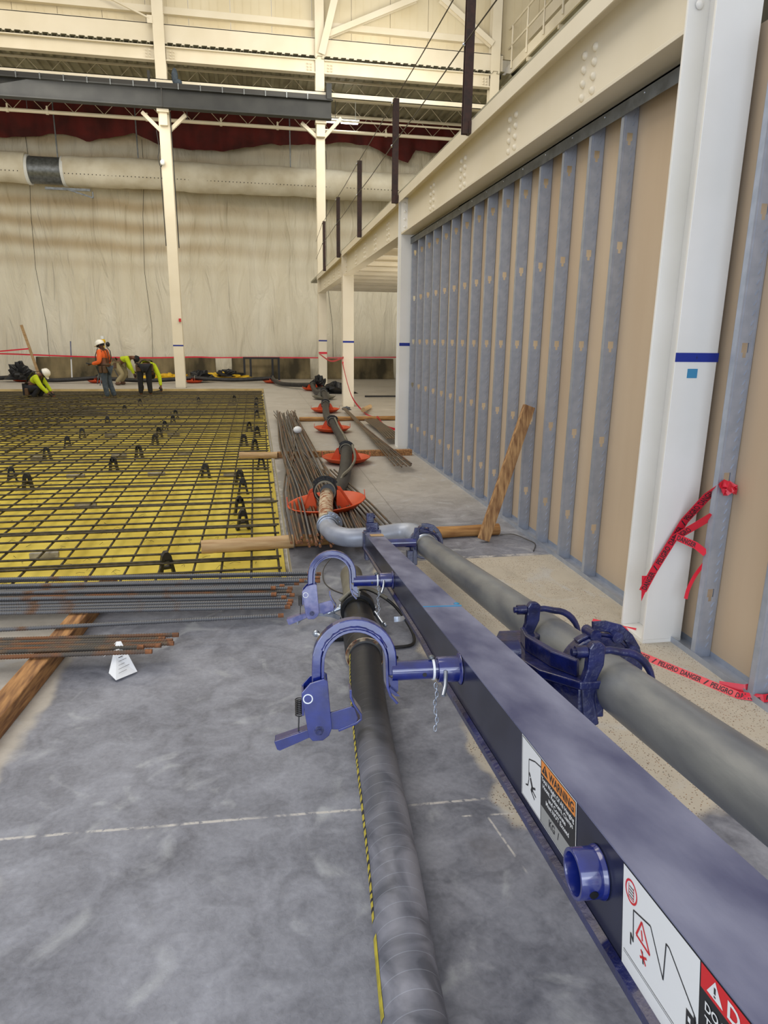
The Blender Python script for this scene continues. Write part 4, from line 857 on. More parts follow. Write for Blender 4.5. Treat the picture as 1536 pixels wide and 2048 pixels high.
# ---------------------------------------------------------------- hose hooks on the left
def hook(s,dv,rot,label):
    O=B(-.69,s,.0+dv); e=empty('hose_hook',O,label,'hose clamp','blue hose hooks pinned to the boom')
    c,sn=math.cos(rot),math.sin(rot)
    def T(a,b,k): # a,b in hook plane about (-.69,.08), k along
        a0=a+.69;b0=b-.08; return B(-.69+a0*c-b0*sn,s+k,.08+dv+a0*sn+b0*c)
    C0=(-.69,.083); R=.098
    path=[(-.789,.028),(-.789,.055)]+[(C0[0]-R*math.cos(a),C0[1]+R*math.sin(a)) for a in [math.pi*i/18 for i in range(19)]]+[(-.591,.04),(-.590,.015),(-.585,-.002),(-.568,-.022)]
    def strip(path,w,th,mi=0,off=0):
        m=M(); n=len(path); vs=[]
        for i,(a,b) in enumerate(path):
            p=path[max(i-1,0)];q=path[min(i+1,n-1)]; dx,dy=q[0]-p[0],q[1]-p[1]; L=math.hypot(dx,dy); nx,ny=-dy/L,dx/L
            for t,k in ((-th/2+off,-w/2),(th/2+off,-w/2),(th/2+off,w/2),(-th/2+off,w/2)): vs.append(T(a+nx*t,b+ny*t,k))
        fs=[(i*4+j,i*4+(j+1)%4,i*4+4+(j+1)%4,i*4+4+j) for i in range(n-1) for j in range(4)]+[(0,1,2,3),(n*4-1,n*4-2,n*4-3,n*4-4)]
        m.add(vs,fs,mi); return m
    build('hook_bar',strip(path[:-3],.034,.024),'blue_paint',e,bev=.003)
    build('hook_lining',strip(path,.055,.007,0,-.016),'blue_paint',e,bev=.001)
    m=M(); wl_=[(C0[0]-(R-.011)*math.cos(a),C0[1]+(R-.011)*math.sin(a)) for a in [math.pi*(.12+.76*i/30) for i in range(31)]]
    m.tube([T(a+random.uniform(-.001,.001),b,-.019) for a,b in wl_],[random.uniform(.003,.006) for _ in wl_],6); build('weld_bead',m,'blue_paint',e)
    m=M(); m.prism([(-.60,.01),(-.572,-.015),(-.585,-.015),(-.60,-.002)],-.02,.02,T); m.prism([(-.603,.035),(-.575,.02),(-.575,-.008),(-.59,-.012)],-.003,.003,T); build('gusset',m,'blue_paint',e)
    m=M(); m.tube([T(-.592,.047,0),T(-.49,.047,0),T(-.40,.047,0)],.0255,28); o=build('arm_tube',m,'blue_paint',e)
    for a in (-.508,): m=M(); m.cyl(T(a,.047-.006,-.0248),T(a,.047-.006,-.0262),.0055,14); build('pin_hole',m,'black',o)
    m=M(); m.ring(T(-.482,.047,0),UU,.0258,.003,.006,28); build('zip_band',m,'white_flat',o)
    m=M(); m.ball(T(-.485,.079,0),.009,10,0,(1,1,.7)); build('band_knot',m,'galv_dark',o)
    m=M(); m.tube([T(-.455,.052,-.038),T(-.457,.040,-.048),T(-.462,.022,-.066),T(-.472,.004,-.085)],.0055,10); pn=build('locking_pin',m,'galv_bright',e)
    # chain
    m=M(); z=0
    for k in range(11):
        ctr=T(-.480+.003*math.sin(k),.012-.0115*k,-.03); nrm=UU if k%2 else DD
        a1=VV; a2=nrm.cross(VV).normalized(); L=[ctr+a1*.0085*math.cos(t)+a2*.0042*math.sin(t) for t in [i*math.pi/5 for i in range(11)]]
        m.tube(L,.0013,5,cap=False)
    build('chain',m,'galv_bright',pn)
    for k in (-.034,.026):
        pass
    m=M(); P=[(-.806,.036),(-.770,.046),(-.761,.04),(-.752,-.085),(-.760,-.104),(-.776,-.116),(-.802,-.116),(-.812,-.104),(-.828,.012)]
    m.prism(P,-.036,-.030,T); o=build('side_plate',m,'blue_paint' if s<-2 else 'blue_dusty',e,bev=.0015)
    m=M(); m.prism(P,.022,.028,T); m.prism([(-.828,.012),(-.822,.012),(-.822,-.05),(-.828,-.05)],-.03,.022,T); m.prism([(-.80,.03),(-.765,.036),(-.765,.03),(-.80,.024)],-.03,.022,T); build('rear_plate',m,'blue_paint',e,bev=.001)
    m=M(); m.cyl(T(-.785,-.088,-.036),T(-.785,-.088,-.043),.0115,6); m.cyl(T(-.785,-.088,-.043),T(-.785,-.088,-.050),.0065,12); build('bolt',m,'blue_cast',o)
    m=M(); m.lathe([(.010,.0),(.013,.001),(.013,0)],T(-.812,-.004,-.036),-DD,18); build('hole_rim',m,'white_flat',o)
    # lever: handle one side, cradle other
    def R2(a,b): return a,b
    m=M(); m.prism([(-.80,-.084),(-.80,-.108),(-.886,-.142),(-.893,-.139),(-.900,-.118),(-.897,-.113)],-.022,-.012,T); m.prism([(-.800,-.0845),(-.897,-.113),(-.899,-.115),(-.802,-.087)],-.03,.01,T); o=build('handle',m,'blue_paint' if s<-2 else 'blue_dusty',e,bev=.002)
    m=M(); m.prism([(-.762,-.050),(-.762,-.092),(-.735,-.094),(-.688,-.078),(-.684,-.066),(-.692,-.040),(-.700,-.034)],-.024,-.018,T)
    ch=[(-.702,.010),(-.702,-.010),(-.694,-.030),(-.676,-.058),(-.676,-.070),(-.688,-.080),(-.735,-.097)]
    build('cradle_web',m,'blue_paint' if s<-2 else 'blue_dusty',e,bev=.001); build('cradle_strip',strip(ch,.05,.006),'blue_paint',e,bev=.001)
    m=M(); P=[]
    for i in range(90):
        t=i/89*9*2*math.pi; P.append(T(-.836+.0085*math.cos(t),-.012-.045*i/89,-.008+.0085*math.sin(t)))
    m.tube(P,.0015,5); m.tube([T(-.836,-.057,-.008),T(-.838,-.098,-.016)],.0018,5); build('spring',m,'black',e)
hook(-2.781,.0,.0,'nearer glossy blue hose hook pinned to the boom over the big black hose')
hook(-1.439,-.012,.0,'farther blue hose hook with dusty latch plate, pinned to the boom')
# ---------------------------------------------------------------- near hose
P=smooth_path([(.24,-.6,.078),(.265,.3,.078),(.30,1.1,.078),(.35,1.65,.078),(.40,2.3,.078),(.445,2.75,.078),(.49,3.1,.080),(.51,3.4,.085)],10)
hs=empty('concrete_hose',(.4,2,0),'thick dusty black rubber hose lying on the floor in the foreground','hose')
m=M(); m.tube(P,.077,40); build('hose_body',m,'hose',hs)
def onhose(i0,i1,a0,a1,name,mt,lift=.0012,dash=None):
    m=M(); 
    for i in range(i0,i1):
        if dash and not dash(i): continue
        vs=[]
        for q in (i,i+1):
            d=(P[q+1]-P[q-1]).normalized(); x=d.cross(Vector((0,0,1))).normalized(); y=x.cross(d)
            for k in range(4):
                a=a0+(a1-a0)*k/3; vs.append(P[q]+(-x*math.cos(a)+y*math.sin(a))*(.077+lift))
        m.add(vs,[(k,k+1,k+5,k+4) for k in range(3)],0,True)
    return build(name,m,mt,hs,fix=False)
mm,nt,p=base('hose_print'); p.inputs['Roughness'].default_value=.5
tc=nd(nt,'ShaderNodeTexCoord'); mp=nd(nt,'ShaderNodeMapping'); mp.inputs['Rotation'].default_value=(0,.5,.4); nt.links.new(tc.outputs['Object'],mp.inputs[0])
w=nd(nt,'ShaderNodeTexWave'); w.inputs['Scale'].default_value=9; w.inputs['Distortion'].default_value=7; w.inputs['Detail'].default_value=3; w.bands_direction='Y'; nt.links.new(mp.outputs[0],w.inputs[0])
r=nd(nt,'ShaderNodeValToRGB'); r.color_ramp.elements[0].color=S(34,34,38); r.color_ramp.elements[1].color=S(196,180,56); r.color_ramp.elements[0].position=.28; r.color_ramp.elements[1].position=.36; nt.links.new(w.outputs[0],r.inputs[0]); nt.links.new(r.outputs[0],p.inputs['Base Color']); MATS['hose_print']=mm
mat('hose_yellow',S(196,182,52),S(150,140,50),rough=.5,scale=30)
onhose(26,60,.12,.38,'printed_stripe','hose_print'); onhose(21,25,.14,.44,'yellow_mark','hose_yellow'); onhose(62,66,.25,.5,'yellow_mark','hose_yellow')
for i in (15,17):
    d=(P[i+1]-P[i-1]).normalized(); x=d.cross(Vector((0,0,1))).normalized(); y=x.cross(d); m=M(); a=.48
    c=P[i]+(-x*math.cos(a)+y*math.sin(a))*.0782; t=(x*math.sin(a)+y*math.cos(a)); nn=(-x*math.cos(a)+y*math.sin(a))
    m.add([c+d*.030*math.cos(k*.45)+t*.010*math.sin(k*.45)+nn*(.0002-.0006*math.sin(k*.45)**2) for k in range(14)],[tuple(range(14))]); build('blue_mark',m,'tape_teal',hs,fix=False)
m=M(); q=[(.478,3.0,.088),(.484,3.06,.088),(.50,3.28,.088),(.505,3.34,.086)]; m.tube(q,[.093,.098,.098,.086],40); build('end_sleeve',m,'sleeve',hs); m=M(); m.lathe([(.097,0),(.078,0)],q[0],Vector((-.1,-1,0)),40); build('sleeve_rim',m,'rust_pipe',hs)
m=M(); m.tube([(.505,3.3,.088),(.52,3.52,.088)],[.088,.082],32); build('end_ferrule',m,'black_plastic',hs)
# hose coupling with levers and safety strap
hc=empty('hose_coupling',(.525,3.58,0),'black ring coupling with bright lever handles behind the nearer hook','coupling')
m=M(); m.ring((.523,3.56,.10),(.09,1,0),.075,.025,.06,36); build('ring',m,'black_plastic',hc,bev=.003)
m=M(); m.ring((.30,3.52,.05),(0,0,1),.12,.008,.028,24,0,-.6,2.2); m.cyl((.36,3.62,.06),(.44,3.60,.10),.012,10); build('lever_handle',m,'galv_bright',hc)
m=M(); m.ball((.385,3.62,.075),.022,10); m.ball((.43,3.61,.10),.016,10); m.ball((.27,3.40,.04),.020,10); m.cyl((.27,3.4,.04),(.31,3.34,.03),.012,8); build('lever_joint',m,'galv_bright',hc)
m=M(); m.box(.30,.42,3.36,3.44,.0,.03); build('lever_pad',m,'black',hc,bev=.008)
m=M(); m.ring((.74,3.56,.045),(0,.2,1),.09,.010,.03,24,0,-2.6,.2); m.cyl((.61,3.55,.10),(.65,3.45,.05),.013,10); m.ball((.62,3.55,.11),.018,10); m.ball((.66,3.43,.05),.014,10); build('lever_handle',m,'galv_bright',hc)
m=M(); m.tube(smooth_path([(.47,3.56,.185),(.54,3.60,.205),(.62,3.62,.18),(.74,3.58,.10),(.80,3.40,.03),(.78,3.25,.012),(.68,3.22,.012),(.62,3.25,.01),(.64,3.15,.01),(.66,3.1,.012)],8),.009,8); build('strap_loop',m,'black',hc)
m=M(); m.tube(smooth_path([(.42,3.55,.16),(.50,3.585,.206),(.60,3.62,.197),(.70,3.60,.14)],6),.011,8); build('grey_strap',m,'disc_grey',hc)
m=M(); m.cyl((.52,3.535,.19),(.52,3.535,.215),.016,6); m.cyl((.52,3.535,.215),(.52,3.535,.235),.008,8); build('wing_bolt',m,'galv_bright',hc)
m=M(); m.tube([(.525,3.6,.085),(.55,3.9,.085),(.57,4.18,.085)],.072,32); tag(build('short_pipe',m,'disc_grey'),'short pale steel pipe lying past the black ring coupling','pipe')
m=M(); m.tube([(.53,3.64,.088),(.533,3.70,.088)],.080,32); tag(build('pipe_gasket',m,'black_plastic'),'black rubber gasket ring on the short pale pipe','gasket')
m=M(); m.tube(smooth_path([(.50,4.62,.08),(.42,4.5,.03),(.40,4.3,.006),(.45,4.12,.005),(.58,3.98,.005),(.66,3.95,.005)],8),.0035,6); tag(build('loose_wire',m,'cable'),'thin pale wire curling under the farther hook','wire')
# ---------------------------------------------------------------- elbow pipe
eb=empty('elbow_pipe',(.8,4.75,.1),'silver-grey bent pipe joining the delivery pipe to the floor hose line','pipe')
P2=smooth_path([(.505,5.07,.185),(.500,4.98,.185),(.507,4.90,.185),(.54,4.78,.187),(.62,4.69,.19),(.74,4.655,.20),(.90,4.65,.215),(1.0,4.65,.225),(1.07,4.60,.235),(1.092,4.50,.24),(1.091,4.36,.243)],6)
m=M(); m.tube(P2,.070,36); build('bent_barrel',m,'elbow_grey',eb)
m=M(); m.ring((.505,5.07,.185),(0,1,0),.070,.018,.045,36); m.ring((.505,5.02,.185),(0,1,0),.070,.010,.03,36); build('clamp_ring',m,'galv_bright',eb,bev=.002)
m=M()
for a in (.1,.5,.9,1.35): 
    p=Vector((.505+.095*math.sin(a),5.07,.185+.095*math.cos(a))); m.cyl(p-Vector((0,.03,0)),p+Vector((0,.03,0)),.011,10)
m.sweep([(.505+.105*math.sin(a),5.05,.185+.105*math.cos(a)) for a in (.1,.4,.7,1.0,1.3,1.6)],[(-.012,-.004),(.012,-.004),(.012,.004),(-.012,.004)],(0,1,0)); build('clamp_lever',m,'galv_bright',eb)
m=M(); m.tube([(.505,5.08,.185),(.515,5.3,.195),(.545,5.6,.22),(.58,5.86,.25)],[.062,.060,.060,.062],32); tag(build('rusty_reducer_pipe',m,'rust_pipe'),'flaking cream and rust pipe between elbow clamp and first orange disc','pipe')
# ---------------------------------------------------------------- floor discs
def disc(x,y,z,tilt,yaw,label,mt='orange',sc=1):
    e=empty('hose_disc',(0,0,0),label,'hose disc','round hose skid discs'); 
    m=M(); m.lathe([(0,.0),(.16,.002),(.25,.025),(.315,.075),(.322,.082),(.314,.086),(.30,.078),(.24,.038),(.16,.016),(0,.014)],(0,0,0),(0,0,1),48); build('dish',m,mt,e)
    for s in (-1,1):
        m=M(); T=lambda a,b,c:(s*a,c,b); m.prism([(.07,.015),(.215,.018),(.205,.035),(.125,.19),(.095,.20)],-.004,.004,T)
        for c in (-.06,.055): m.prism([(.075,.015),(.20,.018),(.12,.17),(.095,.18)],c,c+.006,T)
        build('bracket',m,mt,e,bev=.001)
        m=M(); m.prism([(-.02,.075),(.02,.075),(.014,.145),(-.008,.145)],0,.007,lambda a,b,c:(s*(.312+c),a,b)); build('rim_tab',m,mt,e)
    m=M(); m.ring((0,0,.175),(0,1,0),.078,.022,.055,32); build('clamp_ring',m,'black_plastic',e,bev=.003)
    m=M()
    for a in (-.7,.0,.7): m.cyl((.10*math.sin(a),-.035,.175+.10*math.cos(a)),(.10*math.sin(a),.035,.175+.10*math.cos(a)),.013,10)
    m.sweep([(.112*math.sin(a),-.01,.175+.112*math.cos(a)) for a in (-.9,-.5,-.1,.3,.7,1.1)],[(-.01,-.004),(.01,-.004),(.01,.004),(-.01,.004)],(0,1,0)); build('lever',m,'black',e)
    m=M(); m.ring((0,-.05,.175),(0,1,0),.078,.008,.03,28); build('steel_band',m,'disc_grey',e)
    e.location=(x,y,z); e.rotation_euler=(tilt[0],tilt[1],yaw); e.scale=(sc,sc,sc)
    return e
D=[(.585,5.86),(1.13,8.78),(1.28,11.85),(1.48,15.1),(1.77,18.45),(1.72,21.6),(.53,25.3),(-2.24,25.4),(-5.5,25.4),(-8.2,26.2)]
lb=['nearest orange-red disc, tilted on the bars where the rusty pipe meets the hose','second orange-red disc, from the near end of the hose line','third orange-red disc, just before the round log','fourth orange-red disc, in front of the grey one','dull grey disc, the only one not orange-red','sixth disc where the hose line turns left by the black heap','orange-red disc in front of the black steel stand','orange-red disc partly hidden behind the tall left column','disc behind the orange-shirt worker','leftmost disc, with the black bag on it']
for k,((x,y),l_) in enumerate(zip(D,lb)):
    disc(x,y,.10 if k==0 else .004,(.02,-.10) if k==0 else (0,0),(-.12,-.15,-.05,-.06,-.1,.2,1.4,1.5,1.5,1.4)[k],l_,'disc_grey' if k==4 else 'orange',1.1 if k==0 else 1)
def hose_run(a,b,label,sag=.085,side=0,r=.072,mt='hose_far'):
    A=Vector(a);Bv=Vector(b); mid=A.lerp(Bv,.5); mid.z=sag; pr=(Bv-A).cross(Vector((0,0,1))).normalized(); mid+=pr*side
    q1=A.lerp(Bv,.22); q1.z=sag+.03; q1+=pr*side*.6; q2=A.lerp(Bv,.78); q2.z=sag+.03; q2+=pr*side*.6
    m=M(); m.tube(smooth_path([A,q1,mid,q2,Bv],8),r,20); tag(build('floor_hose',m,mt),label,'hose','black hose sections between the discs')
hose_run((.59,5.84,.275),(1.13,8.74,.18),'thick black hose from the tilted first disc to the second',.10,.05,.074)
nm_=['second to the third','third to the fourth','fourth to the grey one','grey one to the sixth']
for k in range(1,5): a,b=D[k],D[k+1]; hose_run((a[0],a[1]+.03,.18),(b[0],b[1]-.03,.18),'black hose section from disc %s'%nm_[k-1],.095,(.06,-.03,.05,-.06)[k-1])
nm_=['turning left from the sixth disc toward the steel stand','behind the tall left column','behind the bending workers','behind the crouching worker at the left']
for k in range(5,9): a,b=D[k],D[k+1]; hose_run((a[0]-.02,a[1],.18),(b[0]+.02,b[1],.18),'black hose section %s'%nm_[k-5],.10,(-.3,.25,-.2,-.5)[k-5])
hose_run((-8.25,26.2,.18),(-11.5,26.6,.12),'black hose section leaving at the left photo edge')
m=M()
for s in (-1,1): m.tube([(1.72+.0,21.5,.18),(1.75,20.0,.10)],.01,4)
m=M(); m.tube(smooth_path([(1.19,8.60,.262),(1.14,8.0,.20),(1.0,7.4,.19),(.86,7.0,.18),(.80,6.8,.10)],6),.016,6); tag(build('dusty_strap',m,'disc_grey'),'dusty grey strap trailing back from the second disc','strap')
m=M(); m.tube(smooth_path([(1.31,11.7,.262),(1.30,11.0,.19),(1.28,10.2,.17),(1.22,9.4,.175),(1.16,8.95,.24)],6),.016,6); tag(build('dusty_strap',m,'disc_grey'),'dusty grey strap from the third disc to the second','strap')
def heap(name,c,r,label,cat,mt,seed,sx=1,sy=1,sz=.5):
    random.seed(seed); m=M(); n=18; k=10; vs=[]
    for i in range(k+1):
        for j in range(n):
            a=math.pi*.5*i/k; b=2*math.pi*j/n; rr=r*(1+.28*math.sin(b*3+seed+i)+random.uniform(-.16,.16)); vs.append(Vector(c)+Vector((math.cos(b)*math.cos(a)*rr*sx,math.sin(b)*math.cos(a)*rr*sy,max(0,math.sin(a)*rr*sz))))
    m.add(vs,[(i*n+j,i*n+(j+1)%n,(i+1)*n+(j+1)%n,(i+1)*n+j) for i in range(k) for j in range(n)]); tag(build(name,m,mt),label,cat)
heap('crumpled_plastic',(2.35,20.6,0),.34,'crumpled black plastic heap at the corner of the hose line','plastic','black',3,1.5,1.1,.75)
heap('crumpled_plastic',(1.95,21.9,.05),.22,'small black heap on the sixth disc','plastic','black',9,1,1,1.5)
heap('crumpled_plastic',(-1.2,27.0,0),.5,'yellow plastic bundle lying behind the hose, black cloth on top','plastic bundle','yellow_bag',5,1.7,.6,.5)
heap('black_cloth',(-1.05,26.9,.15),.3,'black cloth draped over the yellow bundle','cloth','black',6,1.6,.6,.7)
heap('crumpled_plastic',(-3.3,27.0,0),.45,'yellow plastic bundle left of the tall left column','plastic bundle','yellow_bag',8,2,.6,.45)
heap('tool_bag',(-8.15,26.0,.08),.42,'black open tool bag with handles on the leftmost disc','bag','black',4,1.0,.8,1.1)
heap('black_cloth',(-2.0,25.9,.05),.3,'black bundle on the disc behind the tall left column','cloth','black',12,1.3,.8,1.0)
heap('pipe_clamp_scrap',(2.02,15.6,0),.07,'small grey clamp lying beside the fourth orange-red disc','clamp','galv_dark',2,1.4,.6,1)
# ---------------------------------------------------------------- danger tape at the near column
def dtape(pts,w,label,words,up,parent=None):
    """flat tape through pts (centres) with width direction up; words laid along it"""
    pts=[Vector(p) for p in pts]; m=M(); upv=Vector(up).normalized()
    m.sweep(pts,[(-.0006,-w/2),(.0006,-w/2),(.0006,w/2),(-.0006,w/2)],upv,0)
    Ls=[0]
    for a,b in zip(pts,pts[1:]): Ls.append(Ls[-1]+(b-a).length)
    def at(t):
        for i in range(len(pts)-1):
            if t<=Ls[i+1] or i==len(pts)-2:
                d=(pts[i+1]-pts[i]).normalized(); x=d.cross(upv).normalized(); z=x.cross(d); return pts[i]+d*(t-Ls[i]),x,z
    def mk(sgn):
        def T(a,b,c): p,x,z=at(a); return p+z*b+x*(sgn*c)
        return T
    t=.01; i=0
    while t<Ls[-1]-.13:
        wd=words[i%len(words)]; L=.105 if wd!='/' else .02
        for sgn in (1,-1): text(m,wd,t,-w*.34,w*.68,L,mk(sgn),.0014,1)
        t+=L+.015; i+=1
    o=build('danger_tape',m,['tape_red','ink'],parent,fix=False)
    if parent is None: tag(o,label,'danger tape')
    return o
n_=Vector((1,0,.0))
dtape([(1.985,3.06,.315),(2.03,3.052,.43),(2.17,3.045,.70),(2.20,2.93,.86),(2.225,2.862,.925)],.046,'red DANGER PELIGRO tape stretched diagonally across the near white column',['DANGER','/','PELIGRO'],(-.85,0,.5))
dtape([(2.12,3.055,.60),(2.17,2.95,.70),(2.205,2.88,.77)],.040,'second red tape strand with lettering, below the diagonal one',['PELIGRO'],(-.8,.2,.6))
dtape([(2.12,3.03,.62),(2.17,2.93,.60),(2.20,2.885,.57)],.036,'short crossed tape tail at the stud edge',['DANGER'],(.2,0,1))
m=M(); m.add([(1.972,3.063,.40),(2.03,3.055,.40),(1.985,3.062,.255),(1.972,3.064,.40),(2.03,3.056,.40),(1.985,3.063,.255)],[(0,1,2),(5,4,3)]); tag(build('tape_fold',m,'tape_red'),'folded lower corner of the red tape at the left edge of the near column','danger tape')
ribbon('danger_tape',smooth_path([(2.205,2.89,.52),(2.19,2.93,.44),(2.175,2.95,.36),(2.17,2.955,.30)],4),.018,'thin twisted tape tail hanging beside the near column')
random.seed(5); m=M()
for k in range(7):
    a0=random.uniform(0,6); P=[(2.232+.034*math.cos(a0+i*.9)+.012*k*.3,2.845+.016*math.sin(a0+i*.9),.925+.018*math.sin(a0*2+i*1.3)-.003*k) for i in range(6)]
    m.sweep(P,[(-.0006,-.016),(.0006,-.016),(.0006,.016),(-.0006,.016)],(.2*math.sin(a0),.3,1),k%2 and 0)
tag(build('tape_knot',m,'tape_red'),'bunched red tape knot pushed through a stud hole','tape knot')
dtape([(1.90,2.98,.012),(1.99,2.80,.012),(2.08,2.62,.012),(2.15,2.47,.014),(2.24,2.415,.02),(2.45,2.40,.03)],.036,'red tape trailing along the floor from the column to the photo edge',['DANGER','/','PELIGRO'],(.5,.3,.6))
ribbon('danger_tape',[(2.12,2.56,.008),(2.2,2.49,.02),(2.30,2.45,.05),(2.5,2.43,.06)],.06,'folded red tape lying against the foot of the rightmost stud',up=(.2,.3,1))
ribbon('danger_tape',[(1.90,3.40,.004),(1.99,3.28,.01),(2.06,3.20,.02)],.03,'scrap of red tape behind the base of the near column',up=(.6,.5,.5))
# ================================================================ WORKERS
def skinobj(name,verts,edges,rad,mt,parent,sub=2):
    org=wl(parent); me=bpy.data.meshes.new(name); me.from_pydata([tuple(Vector(v)-org) for v in verts],edges,[]); me.materials.append(MATS[mt])
    o=bpy.data.objects.new(name,me); COL.objects.link(o); o.parent=parent; WL[o.name]=org
    md=o.modifiers.new('skin','SKIN'); md.use_smooth_shade=True
    if not me.skin_vertices:
        bm=bmesh.new(); bm.from_mesh(me); bm.verts.layers.skin.verify(); bm.to_mesh(me); bm.free()
    d=me.skin_vertices[0].data
    for i,r in enumerate(rad): d[i].radius=(r,r) if isinstance(r,(int,float)) else r; d[i].use_root=(i==0)
    s=o.modifiers.new('sub','SUBSURF'); s.levels=sub; s.render_levels=sub
    return o
def worker(loc,yaw,J,label,shirt,trousers,hat='helmet',vest=None,tool=None,gl='glove'):
    e=empty('person',loc,label,'person','steel workers on the mat')
    c,s=math.cos(yaw),math.sin(yaw)
    def Wd(p): return Vector(loc)+Vector((p[0]*c-p[1]*s,p[0]*s+p[1]*c,p[2]))   # p=(forward,left,up)
    V={k:Wd(v) for k,v in J.items()}
    vs=[];es=[];rd=[];ix={}
    def add(k,p,r,par=None):
        ix[k]=len(vs); vs.append(p); rd.append(r)
        if par is not None: es.append((ix[par],ix[k]))
    add('pel',V['pel'],.135); add('wst',V['pel'].lerp(V['chest'],.45),.125,'pel'); add('chest',V['chest'],.15,'wst'); add('neck',V['neck'],.058,'chest')
    hd=(V['head']-V['neck']); add('jaw',V['neck']+hd*.5,.07,'neck'); add('head',V['head'],.095,'jaw'); add('crown',V['head']+hd.normalized()*.07,.075,'head')
    for S_ in 'LR':
        add('sh'+S_,V['sh'+S_],.068,'chest'); add('el'+S_,V['el'+S_],.046,'sh'+S_); add('wr'+S_,V['wr'+S_],.030,'el'+S_)
        hp=V['hand'+S_]; d=(hp-V['wr'+S_]).normalized(); side=d.cross(Vector((0,0,1)));
        if side.length<.1: side=d.cross(Vector((1,0,0)))
        side.normalize(); add('pa'+S_,V['wr'+S_]+d*.06,.030,'wr'+S_)
        dn=d.cross(side)
        for k,(o_,l_) in enumerate(((-.027,.075),(-.009,.088),(.009,.082),(.027,.066))):
            a=V['wr'+S_]+d*.10+side*o_; add('f%d'%k+S_,a,.011,'pa'+S_); add('g%d'%k+S_,a+d*(l_*.55)+dn*.012,.0095,'f%d'%k+S_); add('h%d'%k+S_,a+d*l_*.8+dn*.035,.008,'g%d'%k+S_)
        a=V['wr'+S_]+d*.05+side*.045; add('t0'+S_,a,.012,'pa'+S_); add('t1'+S_,a+d*.04+side*.012,.010,'t0'+S_)
        add('hi'+S_,V['hip'+S_],.095,'pel'); add('kn'+S_,V['kn'+S_],.062,'hi'+S_); add('an'+S_,V['an'+S_],.044,'kn'+S_); add('to'+S_,V['an'+S_]+Vector((c*.15,s*.15,-.035)),.035,'an'+S_)
    skinobj('body',vs,es,rd,'skin',e,2)
    # shirt
    def sub(keys,edges,r,name,mt): return skinobj(name,[vs[ix[k]] for k in keys],[(keys.index(a),keys.index(b)) for a,b in edges],r,mt,e,2)
    k=['chest','wst','shL','elL','wrL','shR','elR','wrR']; sub(k,[('chest','wst'),('chest','shL'),('shL','elL'),('elL','wrL'),('chest','shR'),('shR','elR'),('elR','wrR')],[.172,.155,.088,.064,.046,.088,.064,.046],'shirt',shirt)
    k=['pel','hiL','knL','anL','hiR','knR','anR']; sub(k,[('pel','hiL'),('hiL','knL'),('knL','anL'),('pel','hiR'),('hiR','knR'),('knR','anR')],[.158,.115,.082,.068,.115,.082,.068],'trousers',trousers)
    for S_ in 'LR':
        skinobj('boot',[vs[ix['an'+S_]],vs[ix['an'+S_]]+Vector((0,0,-.05)),vs[ix['to'+S_]]],[(0,1),(1,2)],[.06,.055,.046],'leather',e,1)
        skinobj('glove',[vs[ix['pa'+S_]],vs[ix['wr'+S_]]]+[vs[ix['f%d'%q+S_]] for q in range(4)]+[vs[ix['g%d'%q+S_]] for q in range(4)]+[vs[ix['t0'+S_]],vs[ix['t1'+S_]]],[(0,1)]+[(0,2+q) for q in range(4)]+[(2+q,6+q) for q in range(4)]+[(0,10),(10,11)],[.038,.034]+[.015]*4+[.013]*4+[.015,.013],gl,e,1)
    # face
    up=hd.normalized(); fw=Vector((c,s,0)); 
    if 'look' in J: fw=(Wd(J['look'])-Vector(loc)).normalized()
    fw=(fw-up*fw.dot(up)).normalized(); lf=up.cross(fw); H=V['head']
    m=M(); m.tube([H+fw*.088+up*.03,H+fw*.112-up*.012,H+fw*.09-up*.02],[.008,.014,.010],8)
    for q in (-1,1): m.ball(H+lf*q*.092-up*.005,.024,8,0,(.6,1,1.2))
    build('face',m,'skin',e)
    m=M()
    for q in (-1,1): m.ball(H+fw*.086+lf*q*.033+up*.022,.011,8)
    m.ball(H+fw*.088-up*.045,.016,8,0,(1,1,.35)); build('eyes_and_mouth',m,'ink',e)
    m=M(); m.lathe([(.098,-.03),(.102,.02),(.094,.06),(.06,.095),(0,.108)],H-fw*.006,up,20); build('hair',m,'dark_cloth',e)
    m=M(); pr=[(.118,.018),(.135,.016),(.122,.045),(.118,.085),(.098,.125),(.06,.148),(0,.155)] if hat=='helmet' else [(.108,.02),(.110,.06),(.09,.10),(.05,.122),(0,.13)]
    m.lathe(pr,H,up,24)
    m.prism([(.10,-.09),(.165,-.05),(.175,0),(.165,.05),(.10,.09)],.018,.026,lambda a,b,z:H+fw*a+lf*b+up*z)
    o=build('hard_hat' if hat=='helmet' else 'cap',m,'helmet_white' if hat=='helmet' else 'dark_cloth',e)
    if hat=='helmet': m=M(); m.tube([H-fw*.10+up*.10,H+up*.160,H+fw*.10+up*.10],.012,6); build('ridge',m,'helmet_white',o)
    # belt with pouches, harness
    bx=(V['chest']-V['pel']).normalized(); m=M(); m.lathe([(.165,-.03),(.172,-.03),(.172,.03),(.165,.03)],V['pel']+bx*.06,bx,24,smooth=True); build('tool_belt',m,'leather',e)
    for q,ff in ((-1,.02),(1,.02),(1,-.09)):
        p=V['pel']+Wd((ff,.17*q,0))-Vector(loc); m=M(); m.bar(p+Vector((0,0,.03)),p+Vector((0,0,-.16)),.15,.09,(s,-c,0) if 0 else (c,s,0)); build('pouch',m,'leather',e,bev=.02)
